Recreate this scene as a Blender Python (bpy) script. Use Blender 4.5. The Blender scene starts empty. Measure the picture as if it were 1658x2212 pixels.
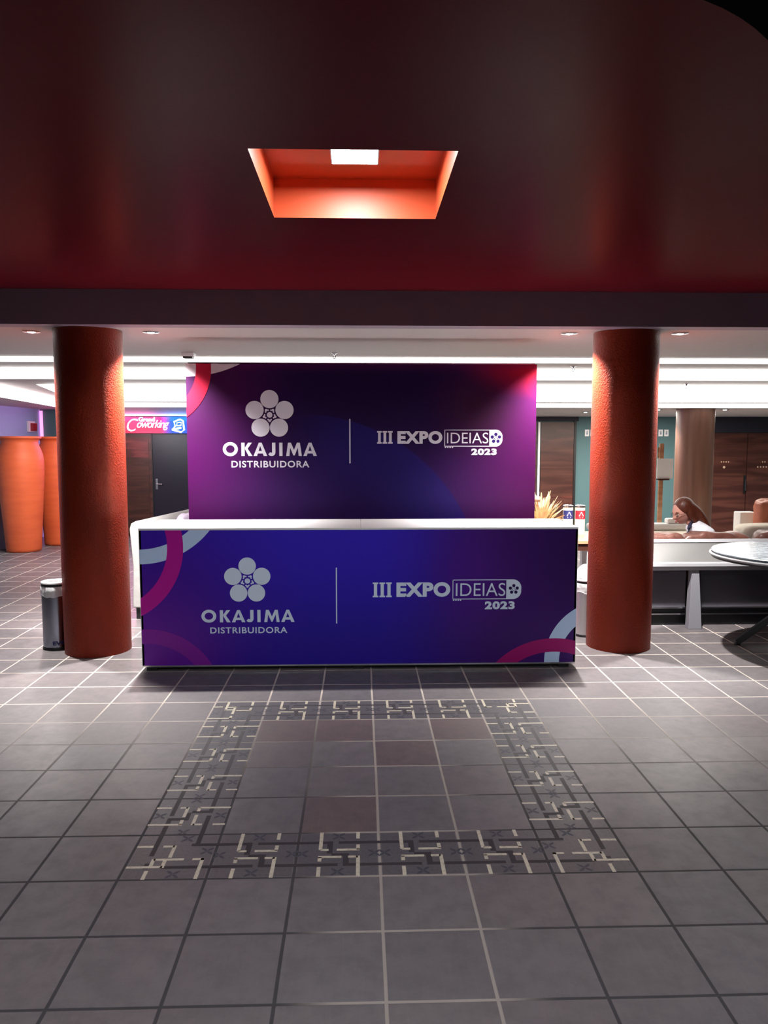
import bpy, bmesh, math, random
from mathutils import Vector, Matrix, noise
random.seed(7)
S = bpy.context.scene
C = S.collection
PI = math.pi

# ------------------------------------------------------------------ camera
FPX = 1670.0                                  # focal length in pixels of the 1658x2212 frame
cam_d = bpy.data.cameras.new('camera')
cam_d.sensor_fit = 'VERTICAL'
cam_d.sensor_height = 24.0
cam_d.lens = FPX / 2212.0 * 24.0
cam_d.clip_end = 100
cam = bpy.data.objects.new('camera', cam_d)
C.objects.link(cam)
cam.location = (0, 0, 1.95)
cam.rotation_euler = (math.radians(90 - 5.235), 0, math.radians(-1.742))
S.camera = cam

# ------------------------------------------------------------------ world, exposure, lights
w = bpy.data.worlds.new('world')
S.world = w
w.use_nodes = True
w.node_tree.nodes['Background'].inputs[0].default_value = (0.55, 0.55, 0.7, 1)
w.node_tree.nodes['Background'].inputs[1].default_value = 0.04
S.view_settings.view_transform = 'Standard'
S.view_settings.look = 'None'
S.view_settings.gamma = 1
S.view_settings.exposure = 0.0
S.view_settings.use_curve_mapping = False

K_RISER = 6        # luminous bands of the stepped ceiling
K_SPOT = 850         # downlights beside the columns
K_BACKSPOT = 160      # downlights over the lounge
K_PANEL = 190         # square lamp in the ceiling recess
K_LOBBY_FILL = 105         # unseen fill lights added overhead for the near floor and counter

def area(name, loc, rot, size, sizey, power, color=(1, 1, 1)):
    d = bpy.data.lights.new(name, 'AREA')
    d.shape = 'RECTANGLE'; d.size = size; d.size_y = sizey
    d.energy = power; d.color = color
    o = bpy.data.objects.new(name, d); C.objects.link(o)
    o.location = loc; o.rotation_euler = rot
    return o

area('lobby_fill', (-1.6, 0.2, 3.15), (math.radians(-6), 0, 0), 1.2, 1.2, K_LOBBY_FILL, (0.93, 0.95, 1.0))  # no fixture here; added to lift the foreground
area('lobby_fill', (1.6, 0.2, 3.15), (math.radians(-6), 0, 0), 1.2, 1.2, K_LOBBY_FILL, (0.93, 0.95, 1.0))
# unseen fill lights added at the far ceiling to brighten back wall and jars
area('lounge_fill', (4.5, 13.6, 2.44), (0, 0, 0), 5.0, 0.5, 420, (1.0, 0.93, 0.84))
area('lounge_fill', (-3.6, 13.9, 2.44), (0, 0, 0), 1.5, 0.4, 10, (1.0, 0.85, 0.9))
area('lounge_fill', (-4.55, 12.2, 2.74), (math.radians(20), math.radians(-25), 0), 0.5, 1.4, 260, (1.0, 0.97, 0.95))

# ------------------------------------------------------------------ materials
def mat(name, col, rough=0.5, metal=0.0, spec=0.5, bump=None, emit=None, estr=0, coat=0, alpha=None):
    m = bpy.data.materials.new(name); m.use_nodes = True
    nt = m.node_tree; b = nt.nodes['Principled BSDF']
    b.inputs['Base Color'].default_value = (*col, 1)
    b.inputs['Roughness'].default_value = rough
    b.inputs['Metallic'].default_value = metal
    b.inputs['Specular IOR Level'].default_value = spec
    b.inputs['Coat Weight'].default_value = coat
    if emit:
        b.inputs['Emission Color'].default_value = (*emit, 1)
        b.inputs['Emission Strength'].default_value = estr
    if bump:
        sc, st, di = bump
        tc = nt.nodes.new('ShaderNodeTexCoord')
        n = nt.nodes.new('ShaderNodeTexNoise'); n.inputs['Scale'].default_value = sc
        n.inputs['Detail'].default_value = 4
        bp = nt.nodes.new('ShaderNodeBump'); bp.inputs['Strength'].default_value = st
        bp.inputs['Distance'].default_value = di
        nt.links.new(tc.outputs['Object'], n.inputs['Vector'])
        nt.links.new(n.outputs['Fac'], bp.inputs['Height'])
        nt.links.new(bp.outputs['Normal'], b.inputs['Normal'])
    if alpha is not None:
        b.inputs['Alpha'].default_value = alpha
    return m

class G:
    """small node-graph helper"""
    def __init__(s, m):
        s.nt = m.node_tree; s.b = s.nt.nodes['Principled BSDF']
    def new(s, t, **kw):
        n = s.nt.nodes.new('ShaderNode' + t)
        for k, v in kw.items(): setattr(n, k, v)
        return n
    def setin(s, sock, v):
        if isinstance(v, bpy.types.NodeSocket): s.nt.links.new(v, sock)
        elif isinstance(v, (tuple, list)): sock.default_value = (*v, 1) if len(v) == 3 and sock.type == 'RGBA' else v
        else: sock.default_value = v
    def math(s, op, a, b=0.0, c=0.0):
        n = s.new('Math', operation=op)
        for i, v in enumerate((a, b, c)): s.setin(n.inputs[i], v)
        return n.outputs[0]
    def mix(s, f, a, b):
        n = s.new('Mix', data_type='RGBA')
        s.setin(n.inputs['Factor'], f); s.setin(n.inputs[6], a); s.setin(n.inputs[7], b)
        return n.outputs[2]
    def obj(s):
        return s.new('TexCoord').outputs['Object']
    def xyz(s, v):
        n = s.new('SeparateXYZ'); s.setin(n.inputs[0], v); return n.outputs
    def comb(s, x, y, z):
        n = s.new('CombineXYZ')
        for i, v in enumerate((x, y, z)): s.setin(n.inputs[i], v)
        return n.outputs[0]
    def smooth(s, v, a, b):
        n = s.new('MapRange', interpolation_type='SMOOTHSTEP')
        s.setin(n.inputs[0], v); n.inputs[1].default_value = a; n.inputs[2].default_value = b
        n.inputs[3].default_value = 0; n.inputs[4].default_value = 1
        return n.outputs[0]
    def noise(s, v, sc, det=3, rough=0.5):
        n = s.new('TexNoise'); s.setin(n.inputs['Vector'], v)
        n.inputs['Scale'].default_value = sc; n.inputs['Detail'].default_value = det
        n.inputs['Roughness'].default_value = rough
        return n.outputs['Fac']
    def dist(s, x, z, x0, z0, kx=1.0, kz=1.0):
        a = s.math('MULTIPLY', s.math('SUBTRACT', x, x0), kx)
        b = s.math('MULTIPLY', s.math('SUBTRACT', z, z0), kz)
        return s.math('SQRT', s.math('ADD', s.math('MULTIPLY', a, a), s.math('MULTIPLY', b, b)))
    def bump(s, h, st, d):
        n = s.new('Bump'); s.setin(n.inputs['Height'], h)
        n.inputs['Strength'].default_value = st; n.inputs['Distance'].default_value = d
        s.nt.links.new(n.outputs[0], s.b.inputs['Normal'])
    def base(s, c): s.setin(s.b.inputs['Base Color'], c)

def srgb(r, g, b, k=1.0):
    f = lambda c: ((c / 255 + 0.055) / 1.055) ** 2.4 if c > 10 else c / 255 / 12.92
    return tuple(min(1, f(c) * k) for c in (r, g, b))

# --- floor tiles
TX0, TY0, TW, TH = 0.085, 3.316, 0.391, 0.394
m_floor = mat('floor_tile', (0.14, 0.12, 0.12), 0.4)
g = G(m_floor)
P = g.obj(); x, y, z = g.xyz(P)
wob = g.math('MULTIPLY', g.math('SUBTRACT', g.noise(P, 1.3, 1), 0.5), 0.02)
u = g.math('ADD', g.math('DIVIDE', g.math('SUBTRACT', x, TX0), TW), wob)
v = g.math('ADD', g.math('DIVIDE', g.math('SUBTRACT', y, TY0), TH), wob)
cell = g.comb(g.math('FLOOR', u), g.math('FLOOR', v), 0.0)
wn = g.new('TexWhiteNoise', noise_dimensions='2D'); g.setin(wn.inputs['Vector'], cell)
rnd = wn.outputs['Value']; rcol = g.xyz(wn.outputs['Color'])
fu = g.math('ABSOLUTE', g.math('SUBTRACT', g.math('FRACT', u), 0.5))
fv = g.math('ABSOLUTE', g.math('SUBTRACT', g.math('FRACT', v), 0.5))
edge = g.math('MAXIMUM', fu, fv)
grout = g.smooth(edge, 0.479, 0.487)
soft = g.smooth(edge, 0.45, 0.5)
mott = g.noise(P, 9, 5, 0.65)
big = g.noise(P, 1.1, 2)
streak = g.noise(g.comb(g.math('MULTIPLY', x, 60.0), g.math('MULTIPLY', y, 3.0), 0.0), 1.0, 3)
tint = g.mix(rnd, (0.112, 0.102, 0.109), (0.138, 0.118, 0.120))
inring = g.math('MULTIPLY', g.math('LESS_THAN', g.math('ABSOLUTE', g.math('SUBTRACT', x, TX0)), 2 * TW), g.math('LESS_THAN', g.math('ABSOLUTE', g.math('SUBTRACT', y, TY0 + 3 * TH)), 2 * TH))
red = g.mix(g.math('MULTIPLY', g.smooth(rcol[1], 0.40, 0.75), g.math('ADD', 0.12, g.math('MULTIPLY', inring, 0.8))), tint, (0.112, 0.077, 0.075))
tcol = g.mix(g.math('MULTIPLY', g.smooth(mott, 0.35, 0.72), 0.42), red, (0.055, 0.050, 0.056))
tcol = g.mix(g.math('MULTIPLY', g.smooth(streak, 0.5, 0.75), 0.18), tcol, (0.16, 0.135, 0.13))
# grout: dark in the open floor, paler further in and along the middle
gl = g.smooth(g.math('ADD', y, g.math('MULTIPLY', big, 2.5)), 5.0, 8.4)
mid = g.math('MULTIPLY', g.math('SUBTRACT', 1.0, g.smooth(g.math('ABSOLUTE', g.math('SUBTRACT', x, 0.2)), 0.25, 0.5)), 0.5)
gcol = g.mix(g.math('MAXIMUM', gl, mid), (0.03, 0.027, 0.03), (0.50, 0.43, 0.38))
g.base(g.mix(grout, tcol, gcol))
g.setin(g.b.inputs['Roughness'], g.math('ADD', g.math('ADD', 0.33, g.math('MULTIPLY', mott, 0.22)), g.math('MULTIPLY', grout, 0.3)))
g.bump(g.math('SUBTRACT', g.math('ADD', g.math('MULTIPLY', mott, 0.25), g.math('MULTIPLY', g.noise(P, 120, 2), 0.10)), g.math('ADD', grout, g.math('MULTIPLY', soft, 0.25))), 0.35, 0.006)

def inlay(name, c, r=0.4):
    m = mat(name, c, r); g = G(m); P = g.obj()
    n = g.noise(P, 60, 4, 0.7)
    g.base(g.mix(g.math('MULTIPLY', g.smooth(n, 0.45, 0.7), 0.6), c, tuple(0.45 * q for q in c)))
    return m
m_cream = inlay('inlay_cream', (0.47, 0.42, 0.33))
m_dark = inlay('inlay_dark', (0.020, 0.015, 0.019), 0.6)
m_leaf = inlay('inlay_leaf', (0.036, 0.036, 0.052), 0.55)
m_ground = inlay('inlay_ground', (0.082, 0.074, 0.080))

# --- red lacquered ceiling and stucco columns
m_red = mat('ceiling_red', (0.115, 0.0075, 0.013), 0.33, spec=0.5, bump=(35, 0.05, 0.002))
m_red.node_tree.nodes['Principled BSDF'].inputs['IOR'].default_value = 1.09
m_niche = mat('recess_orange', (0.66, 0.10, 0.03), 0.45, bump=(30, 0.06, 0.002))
m_col = mat('column_stucco', (0.22, 0.022, 0.008), 0.40, spec=0.2)
g = G(m_col); P = g.obj(); x, y, z = g.xyz(P)
nn = g.noise(P, 70, 3, 0.55)
n2 = g.noise(g.comb(x, y, g.math('MULTIPLY', z, 0.3)), 5, 3)
g.base(g.mix(g.smooth(n2, 0.3, 0.7), (0.215, 0.021, 0.006), (0.165, 0.015, 0.005)))
g.bump(nn, 0.6, 0.012)
m_colbrown = mat('column_wood', (0.28, 0.13, 0.09), 0.35)
g = G(m_colbrown); P = g.obj(); x, y, z = g.xyz(P)
n = g.noise(g.comb(g.math('MULTIPLY', x, 14.0), g.math('MULTIPLY', y, 14.0), g.math('MULTIPLY', z, 0.8)), 1.0, 4)
g.base(g.mix(n, (0.13, 0.055, 0.035), (0.30, 0.16, 0.115)))

m_terra = mat('terracotta', (0.74, 0.21, 0.07), 0.6)
g = G(m_terra); P = g.obj(); x, y, z = g.xyz(P)
n = g.noise(g.comb(g.math('MULTIPLY', x, 2.0), g.math('MULTIPLY', y, 2.0), g.math('MULTIPLY', z, 14.0)), 1.0, 4)
g.base(g.mix(g.smooth(n, 0.3, 0.75), (0.70, 0.118, 0.032), (0.62, 0.095, 0.025)))
g.bump(n, 0.12, 0.008)

m_beam = mat('beam_paint', (0.26, 0.18, 0.24), 0.55)
m_plaster = mat('ceiling_plaster', (0.50, 0.46, 0.45), 0.75, bump=(25, 0.05, 0.002))
m_white = mat('white_lacquer', (0.85, 0.85, 0.86), 0.4)
m_upperdark = mat('upper_ceiling', (0.012, 0.013, 0.018), 0.8)

def emis(name, col, s):
    return mat(name, (0.8, 0.8, 0.8), 0.5, emit=col, estr=s)
m_glow = emis('light_diffuser', (1.0, 0.985, 0.95), K_RISER)
m_lamp = emis('lamp_diffuser', (0.95, 0.98, 1.0), K_PANEL)
m_bulb = emis('downlight_bulb', (1.0, 0.98, 0.94), 25)
m_neonpink = emis('neon_pink', (1.0, 0.50, 0.66), 2.6)
m_neonwhite = emis('neon_white', (0.80, 0.93, 1.0), 2.8)
m_ledmag = emis('led_magenta', (1.0, 0.22, 0.62), 1.6)

# --- walls
m_teal = mat('wall_teal', (0.075, 0.16, 0.175), 0.6, bump=(30, 0.05, 0.002))
m_blue = mat('wall_blue', (0.25, 0.40, 0.58), 0.6, bump=(30, 0.05, 0.002))
m_navy = mat('wall_navy', (0.010, 0.010, 0.022), 0.6)
m_black = mat('matt_black', (0.006, 0.006, 0.008), 0.45)
m_blackdoor = mat('door_black', (0.012, 0.010, 0.020), 0.3)
def wood(name, a, b, rough=0.35, kx=1.2, kz=9.0):
    m = mat(name, a, rough); g = G(m); P = g.obj(); x, y, z = g.xyz(P)
    wv = g.new('TexNoise'); g.setin(wv.inputs['Vector'], g.comb(g.math('MULTIPLY', x, kx), g.math('MULTIPLY', y, kx), g.math('MULTIPLY', z, kz)))
    wv.inputs['Scale'].default_value = 1.0; wv.inputs['Detail'].default_value = 5; wv.inputs['Distortion'].default_value = 1.2
    g.base(g.mix(g.smooth(wv.outputs['Fac'], 0.35, 0.68), a, b))
    return m
m_wood = wood('wood_dark', (0.045, 0.013, 0.010), (0.095, 0.032, 0.023), kx=.7, kz=6.0)
m_woodred = wood('wood_reddish', (0.060, 0.010, 0.010), (0.16, 0.035, 0.03))
m_woodtable = wood('wood_table', (0.30, 0.14, 0.07), (0.48, 0.25, 0.14))
m_wooddk = wood('wood_apron', (0.035, 0.012, 0.008), (0.07, 0.025, 0.015))
m_easel = wood('wood_easel', (0.36, 0.16, 0.08), (0.5, 0.26, 0.14))
m_fabw = mat('fabric_white', (0.36, 0.35, 0.34), 0.85, bump=(14, 0.25, 0.02))
m_fabcream = mat('fabric_cream', (0.86, 0.80, 0.66), 0.85, bump=(14, 0.2, 0.02))
m_fabw2 = mat('fabric_bright_white', (0.86, 0.84, 0.80), 0.85, bump=(14, 0.2, 0.02))
m_steel_lit = mat('brushed_steel_lit', (0.62, 0.62, 0.65), 0.38, metal=1.0)  # same steel made paler, standing in for light on the right bin
m_grey = mat('sofa_panel_grey', (0.13, 0.127, 0.125), 0.55)
m_railw = mat('sofa_rail', (0.32, 0.32, 0.34), 0.4)
m_leggrey = mat('sofa_leg_grey', (0.24, 0.24, 0.27), 0.45)
m_lower = mat('sofa_lower_grey', (0.075, 0.068, 0.085), 0.6)
m_chrome = mat('metal_light', (0.6, 0.6, 0.63), 0.25, metal=1.0)
m_leather = mat('leather_brown', (0.30, 0.12, 0.085), 0.4)
g = G(m_leather); P = g.obj()
n = g.noise(P, 5, 4, 0.5)
g.base(g.mix(g.smooth(n, 0.3, 0.7), (0.065, 0.021, 0.015), (0.15, 0.060, 0.045)))
g.bump(n, 0.6, 0.04)
m_leatheror = mat('leather_orange', (0.48, 0.15, 0.08), 0.45, bump=(9, 0.6, 0.04))
m_steel = mat('brushed_steel', (0.26, 0.28, 0.34), 0.24, metal=1.0)
m_bag = mat('plastic_bag', (0.9, 0.9, 0.92), 0.25, alpha=0.55, bump=(30, 0.6, 0.01))
m_marble = mat('marble_top', (0.6, 0.65, 0.7), 0.25)
g = G(m_marble); P = g.obj()
wv = g.new('TexNoise'); g.setin(wv.inputs['Vector'], P); wv.inputs['Scale'].default_value = 5; wv.inputs['Detail'].default_value = 6; wv.inputs['Distortion'].default_value = 2.2
g.base(g.mix(g.smooth(wv.outputs['Fac'], 0.38, 0.62), (0.085, 0.105, 0.125), (0.21, 0.24, 0.265)))
m_grassd = mat('dry_leaf', (0.82, 0.62, 0.38), 0.7)
m_grassg = mat('olive_leaf', (0.20, 0.19, 0.09), 0.7)
m_pod = mat('brown_pod', (0.46, 0.27, 0.20), 0.8, bump=(60, 0.5, 0.01))
m_bluelab = mat('label_blue', (0.03, 0.04, 0.20), 0.5)
m_redlab = mat('label_red', (0.55, 0.03, 0.05), 0.5)
m_print = mat('print_white', (0.72, 0.84, 1.0), 0.5)
m_navytext = mat('print_navy', (0.012, 0.012, 0.09), 0.5)
m_redplastic = mat('plastic_red', (0.30, 0.008, 0.02), 0.4)
m_signpanel = mat('sign_panel', (0.45, 0.03, 0.10), 0.4)
g = G(m_signpanel); x, y, z = g.xyz(g.obj())
f = g.smooth(x, -4.05, -3.80)
cc = g.mix(f, (0.50, 0.02, 0.075), (0.008, 0.085, 0.62))
g.base(cc); g.setin(g.b.inputs['Emission Color'], cc); g.b.inputs['Emission Strength'].default_value = 0.4
m_skin = mat('skin', (0.66, 0.34, 0.27), 0.5)
m_skin.node_tree.nodes['Principled BSDF'].inputs['Subsurface Weight'].default_value = 0.05
m_blouse = mat('blouse_white', (0.78, 0.80, 0.86), 0.8, bump=(12, 0.5, 0.03))
m_navycloth = mat('cloth_navy', (0.012, 0.014, 0.045), 0.8)
m_trouser = mat('cloth_dark_trousers', (0.02, 0.02, 0.03), 0.8)
m_hair = mat('hair_auburn', (0.16, 0.035, 0.012), 0.42)
g = G(m_hair); P = g.obj(); x, y, z = g.xyz(P)
n = g.noise(g.comb(g.math('MULTIPLY', x, 30.0), g.math('MULTIPLY', y, 60.0), g.math('MULTIPLY', z, 6.0)), 1.0, 3)
g.base(g.mix(n, (0.055, 0.010, 0.005), (0.14, 0.034, 0.012)))
g.bump(n, 0.5, 0.01)
m_lips = mat('lips', (0.45, 0.10, 0.10), 0.4)

# --- printed gradients of the stand
PK = 2.3
m_cprint = mat('counter_print', (0.02, 0.01, 0.2), 0.42, spec=0.35)
g = G(m_cprint); x, y, z = g.xyz(g.obj())
c0 = g.mix(g.smooth(z, 0.1, 1.15), srgb(22, 5, 108, PK), srgb(32, 15, 136, PK))
c1 = g.mix(g.smooth(g.dist(x, z, -1.75, 0.45), 1.35, 0.2), c0, srgb(42, 4, 106, PK))
c2 = g.mix(g.math('MULTIPLY', g.smooth(g.dist(x, z, -1.85, 0.05), 0.95, 0.0), 0.9), c1, srgb(72, 6, 104, PK))
c3 = g.mix(g.smooth(x, 0.10, 1.25), c2, srgb(38, 2, 72, PK))
c4 = g.mix(g.math('MULTIPLY', g.smooth(g.dist(x, z, 0.95, 0.85, 1.0, 0.6), 0.5, 0.0), 0.6), c3, srgb(54, 6, 98, PK))
g.base(g.mix(g.math('MULTIPLY', g.smooth(g.dist(x, z, 1.9, 0.95, 1.0, 0.7), 0.6, 0.0), 0.6), c4, srgb(26, 2, 50, PK)))
PB = 0.42
m_bprint = mat('backdrop_print', (0.02, 0.01, 0.1), 0.55, spec=0.12, bump=(2.2, 0.08, 0.05))
g = G(m_bprint); x, y, z = g.xyz(g.obj())
c0 = g.mix(g.smooth(z, 1.2, 2.2), srgb(70, 26, 116, PB), srgb(40, 4, 76, PB))  # print, its paler lower part also holding light spilled off the countertop
c1 = g.mix(g.smooth(x, -0.5, -1.75), c0, srgb(100, 8, 104, PB))
c1 = g.mix(g.math('MULTIPLY', g.smooth(g.dist(x, z, -1.7, 2.5), 0.9, 0.1), 0.8), c1, srgb(62, 22, 66, PB))
rr = g.math('ADD', g.math('MULTIPLY', g.smooth(x, 0.5, 1.7), 0.95), 0.0)
c2 = g.mix(rr, c1, srgb(88, 2, 84, PB))
ring = g.dist(x, z, -0.574, 0.432)
circ = g.math('MULTIPLY', g.smooth(ring, 1.785, 1.77), g.math('MULTIPLY', g.smooth(x, -0.8, 0.0), g.smooth(ring, 0.6, 1.5)))
c3 = g.mix(g.math('MULTIPLY', circ, 0.75), c2, srgb(44, 30, 134, PB))
c4 = g.mix(g.math('MULTIPLY', g.smooth(g.dist(x, z, 1.15, 2.25), 0.55, 0.0), 0.7), c3, srgb(66, 26, 52, PB))
c5 = g.mix(g.smooth(g.dist(x, z, 1.80, 2.78, 0.8, 1.6), 0.75, 0.12), c4, srgb(190, 10, 40, 0.55))
c6 = g.mix(g.math('MULTIPLY', g.smooth(z, 2.60, 2.69), 0.45), c5, srgb(120, 20, 100, PB))
g.base(c6)
m_arcmag = mat('arc_magenta', srgb(128, 4, 104, PK), 0.42, spec=0.35)
m_arcred = mat('arc_crimson', srgb(178, 12, 56, 0.6), 0.45, spec=0.35)
m_arcdim = mat('arc_purple', srgb(86, 12, 104, PK), 0.42, spec=0.35)
m_arcwine = mat('arc_wine', srgb(112, 2, 74, PK), 0.42, spec=0.35)
m_arcblue = mat('arc_pale_blue', srgb(158, 180, 218, 1.6), 0.42, spec=0.35)
m_arcgrey = mat('arc_pale_grey', srgb(205, 200, 212, 0.7), 0.5, spec=0.35)
m_face_dark = mat('logo_dark', srgb(34, 8, 78), 0.42, spec=0.35)

# ------------------------------------------------------------------ mesh helpers
def wloc(o):
    v = Vector(o.location)
    while o.parent: o = o.parent; v += o.location
    return v
class MB:
    def __init__(s): s.v = []; s.f = []; s.m = []; s.mats = []
    def mi(s, m):
        if m not in s.mats: s.mats.append(m)
        return s.mats.index(m)
    def add(s, vs, fs, m=None):
        o = len(s.v); s.v += [tuple(q) for q in vs]
        k = s.mi(m) if m else 0
        for f in fs: s.f.append([i + o for i in f]); s.m.append(k)
    def box(s, x0, x1, y0, y1, z0, z1, m=None, M=None):
        vs = [Vector((x, y, z)) for z in (z0, z1) for y in (y0, y1) for x in (x0, x1)]
        if M: vs = [M @ q for q in vs]
        s.add(vs, [(0, 2, 3, 1), (4, 5, 7, 6), (0, 1, 5, 4), (2, 6, 7, 3), (0, 4, 6, 2), (1, 3, 7, 5)], m)
    def prism(s, pts, axis, a, b, m=None):
        """pts: 2D polygon; extruded along axis 'x','y' or 'z' from a to b"""
        def P(p, t):
            return {'x': (t, p[0], p[1]), 'y': (p[0], t, p[1]), 'z': (p[0], p[1], t)}[axis]
        n = len(pts)
        vs = [P(p, a) for p in pts] + [P(p, b) for p in pts]
        s.add(vs, [list(range(n))[::-1], list(range(n, 2 * n))] + [(i, (i + 1) % n, n + (i + 1) % n, n + i) for i in range(n)], m)
    def lathe(s, prof, c=(0, 0, 0), seg=40, m=None, capb=True, capt=True):
        vs = []; fs = []
        for r, z in prof:
            for k in range(seg):
                a = 2 * PI * k / seg
                vs.append((c[0] + r * math.cos(a), c[1] + r * math.sin(a), c[2] + z))
        for i in range(len(prof) - 1):
            for k in range(seg):
                k2 = (k + 1) % seg
                fs.append((i * seg + k, i * seg + k2, (i + 1) * seg + k2, (i + 1) * seg + k))
        if capb: fs.append(list(range(seg))[::-1])
        if capt: fs.append([(len(prof) - 1) * seg + k for k in range(seg)])
        s.add(vs, fs, m)
    def tube(s, pts, r, seg=8, m=None, r2=None):
        pts = [Vector(p) for p in pts]; n = len(pts); vs = []; fs = []
        for i, p in enumerate(pts):
            d = (pts[min(i + 1, n - 1)] - pts[max(i - 1, 0)]).normalized()
            up = Vector((0, 0, 1)) if abs(d.z) < 0.9 else Vector((1, 0, 0))
            a = d.cross(up).normalized(); b = d.cross(a)
            rr = r if r2 is None else r + (r2 - r) * i / (n - 1)
            for k in range(seg):
                t = 2 * PI * k / seg
                vs.append(p + a * rr * math.cos(t) + b * rr * math.sin(t))
        for i in range(n - 1):
            for k in range(seg):
                k2 = (k + 1) % seg
                fs.append((i * seg + k, i * seg + k2, (i + 1) * seg + k2, (i + 1) * seg + k))
        fs.append(list(range(seg))[::-1]); fs.append([(n - 1) * seg + k for k in range(seg)])
        s.add(vs, fs, m)
    def ball(s, c, rx, ry, rz, su=20, sv=12, e=1.0, m=None, M=None, wr=0, seed=0):
        """superellipsoid: e<1 gives cushion-like boxes"""
        def sp(t, e): return math.copysign(abs(t) ** e, t)
        vs = []; fs = []
        for i in range(sv + 1):
            ph = -PI / 2 + PI * i / sv
            for k in range(su):
                th = 2 * PI * k / su
                q = Vector((rx * sp(math.cos(ph), e) * sp(math.cos(th), e), ry * sp(math.cos(ph), e) * sp(math.sin(th), e), rz * sp(math.sin(ph), e)))
                if wr: q *= 1 + wr * (noise.noise(q * 9 + Vector((seed, 0, 0))))
                if M: q = M @ q
                vs.append(q + Vector(c))
        for i in range(sv):
            for k in range(su):
                k2 = (k + 1) % su
                fs.append((i * su + k, i * su + k2, (i + 1) * su + k2, (i + 1) * su + k))
        s.add(vs, fs, m)
    def build(s, name, m=None, parent=None, smooth=None, bevel=None, sub=None, loc=None):
        me = bpy.data.meshes.new(name)
        off = Vector(loc) if loc else Vector((0, 0, 0))
        me.from_pydata([tuple(Vector(q) - off) for q in s.v], [], s.f)
        if s.mats:
            for q in s.mats: me.materials.append(q)
            me.polygons.foreach_set('material_index', s.m)
        else: me.materials.append(m)
        bm = bmesh.new(); bm.from_mesh(me)
        bmesh.ops.remove_doubles(bm, verts=bm.verts, dist=1e-5)
        bmesh.ops.recalc_face_normals(bm, faces=bm.faces)
        bm.to_mesh(me); bm.free(); me.update()
        o = bpy.data.objects.new(name, me); C.objects.link(o)
        o.location = off
        if parent:
            o.parent = parent
            o.location = off - wloc(parent)
        if smooth:
            for p in me.polygons: p.use_smooth = True
            me.set_sharp_from_angle(angle=math.radians(smooth))
        if bevel:
            b = o.modifiers.new('bevel', 'BEVEL'); b.width = bevel; b.segments = 3; b.limit_method = 'ANGLE'
            b.angle_limit = math.radians(50)
        if sub:
            b = o.modifiers.new('sub', 'SUBSURF'); b.levels = sub; b.render_levels = sub
        return o

def tag(o, label, cat, group=None, kind=None):
    o['label'] = label; o['category'] = cat
    if group: o['group'] = group
    if kind: o['kind'] = kind
    return o
def struct(o, label=None):
    o['kind'] = 'structure'
    if label: o['label'] = label
    return o
def thing(name, loc, label, cat, group=None):
    o = bpy.data.objects.new(name, None); C.objects.link(o); o.location = loc
    o.empty_display_size = 0.1
    return tag(o, label, cat, group)
def copy_tree(o, parent=None):
    c = o.copy(); C.objects.link(c)
    if parent: c.parent = parent
    for ch in list(o.children): copy_tree(ch, c)
    return c

# ------------------------------------------------------------------ SETTING
# floor with the inlaid ring of patterned tiles
fb = MB()
fb.add([(-9, -4, 0), (10, -4, 0), (10, 17, 0), (-9, 17, 0)], [(0, 1, 2, 3)], m_floor)
def fquad(pts, m, z=0.0012):
    fb.add([(p[0], p[1], z) for p in pts], [list(range(len(pts)))], m)
def bar(tf, u0, v0, u1, v1, m, z):
    fquad([tf(u0, v0), tf(u1, v0), tf(u1, v1), tf(u0, v1)], m, z)
CW = 0.045
def motif(tf):
    bar(tf, 0.03, 0.03, 0.97, 0.97, m_ground, 0.0006)
    H = CW / 2
    # dark interlace running along u
    for (a, b, c, d) in ((0, .72, .42, .78), (.36, .5, .43, .78), (.50, .72, 1, .78), (0, .22, .50, .28),
                         (.56, .22, .63, .50), (.58, .22, 1, .28), (.42, .44, .60, .50)):
        bar(tf, a, b, c, d, m_dark, 0.0010 + 0.0001 * (d - b > .1))
    # cream interlace running along v
    def hb(v, a, b): bar(tf, a, v - H, b, v + H, m_cream, 0.0014)
    def vb(u, a, b): bar(tf, u - H, a, u + H, b, m_cream, 0.0014)
    vb(.28, .58, 1); hb(.58, .28, .38)
    vb(.74, .84, 1); vb(.74, .58, .70); hb(.58, .48, .76)
    hb(.42, .26, .54); vb(.28, .32, .42); vb(.28, 0, .20)
    hb(.42, .62, .74); vb(.74, 0, .44)
    leaves(tf, [(.06, .5), (.94, .5), (.5, .9), (.5, .1)])
def leaves(tf, cs):
    for cx, cy in cs:
        for k in range(4):
            a = PI / 4 + k * PI / 2
            px, py = cx + .055 * math.cos(a), cy + .055 * math.sin(a)
            pts = []
            for j in range(8):
                t = 2 * PI * j / 8
                lx, ly = .052 * math.cos(t), .019 * math.sin(t)
                pts.append(tf(min(1, max(0, px + lx * math.cos(a) - ly * math.sin(a))), min(1, max(0, py + lx * math.sin(a) + ly * math.cos(a)))))
            fquad(pts, m_leaf, 0.0012)
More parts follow.
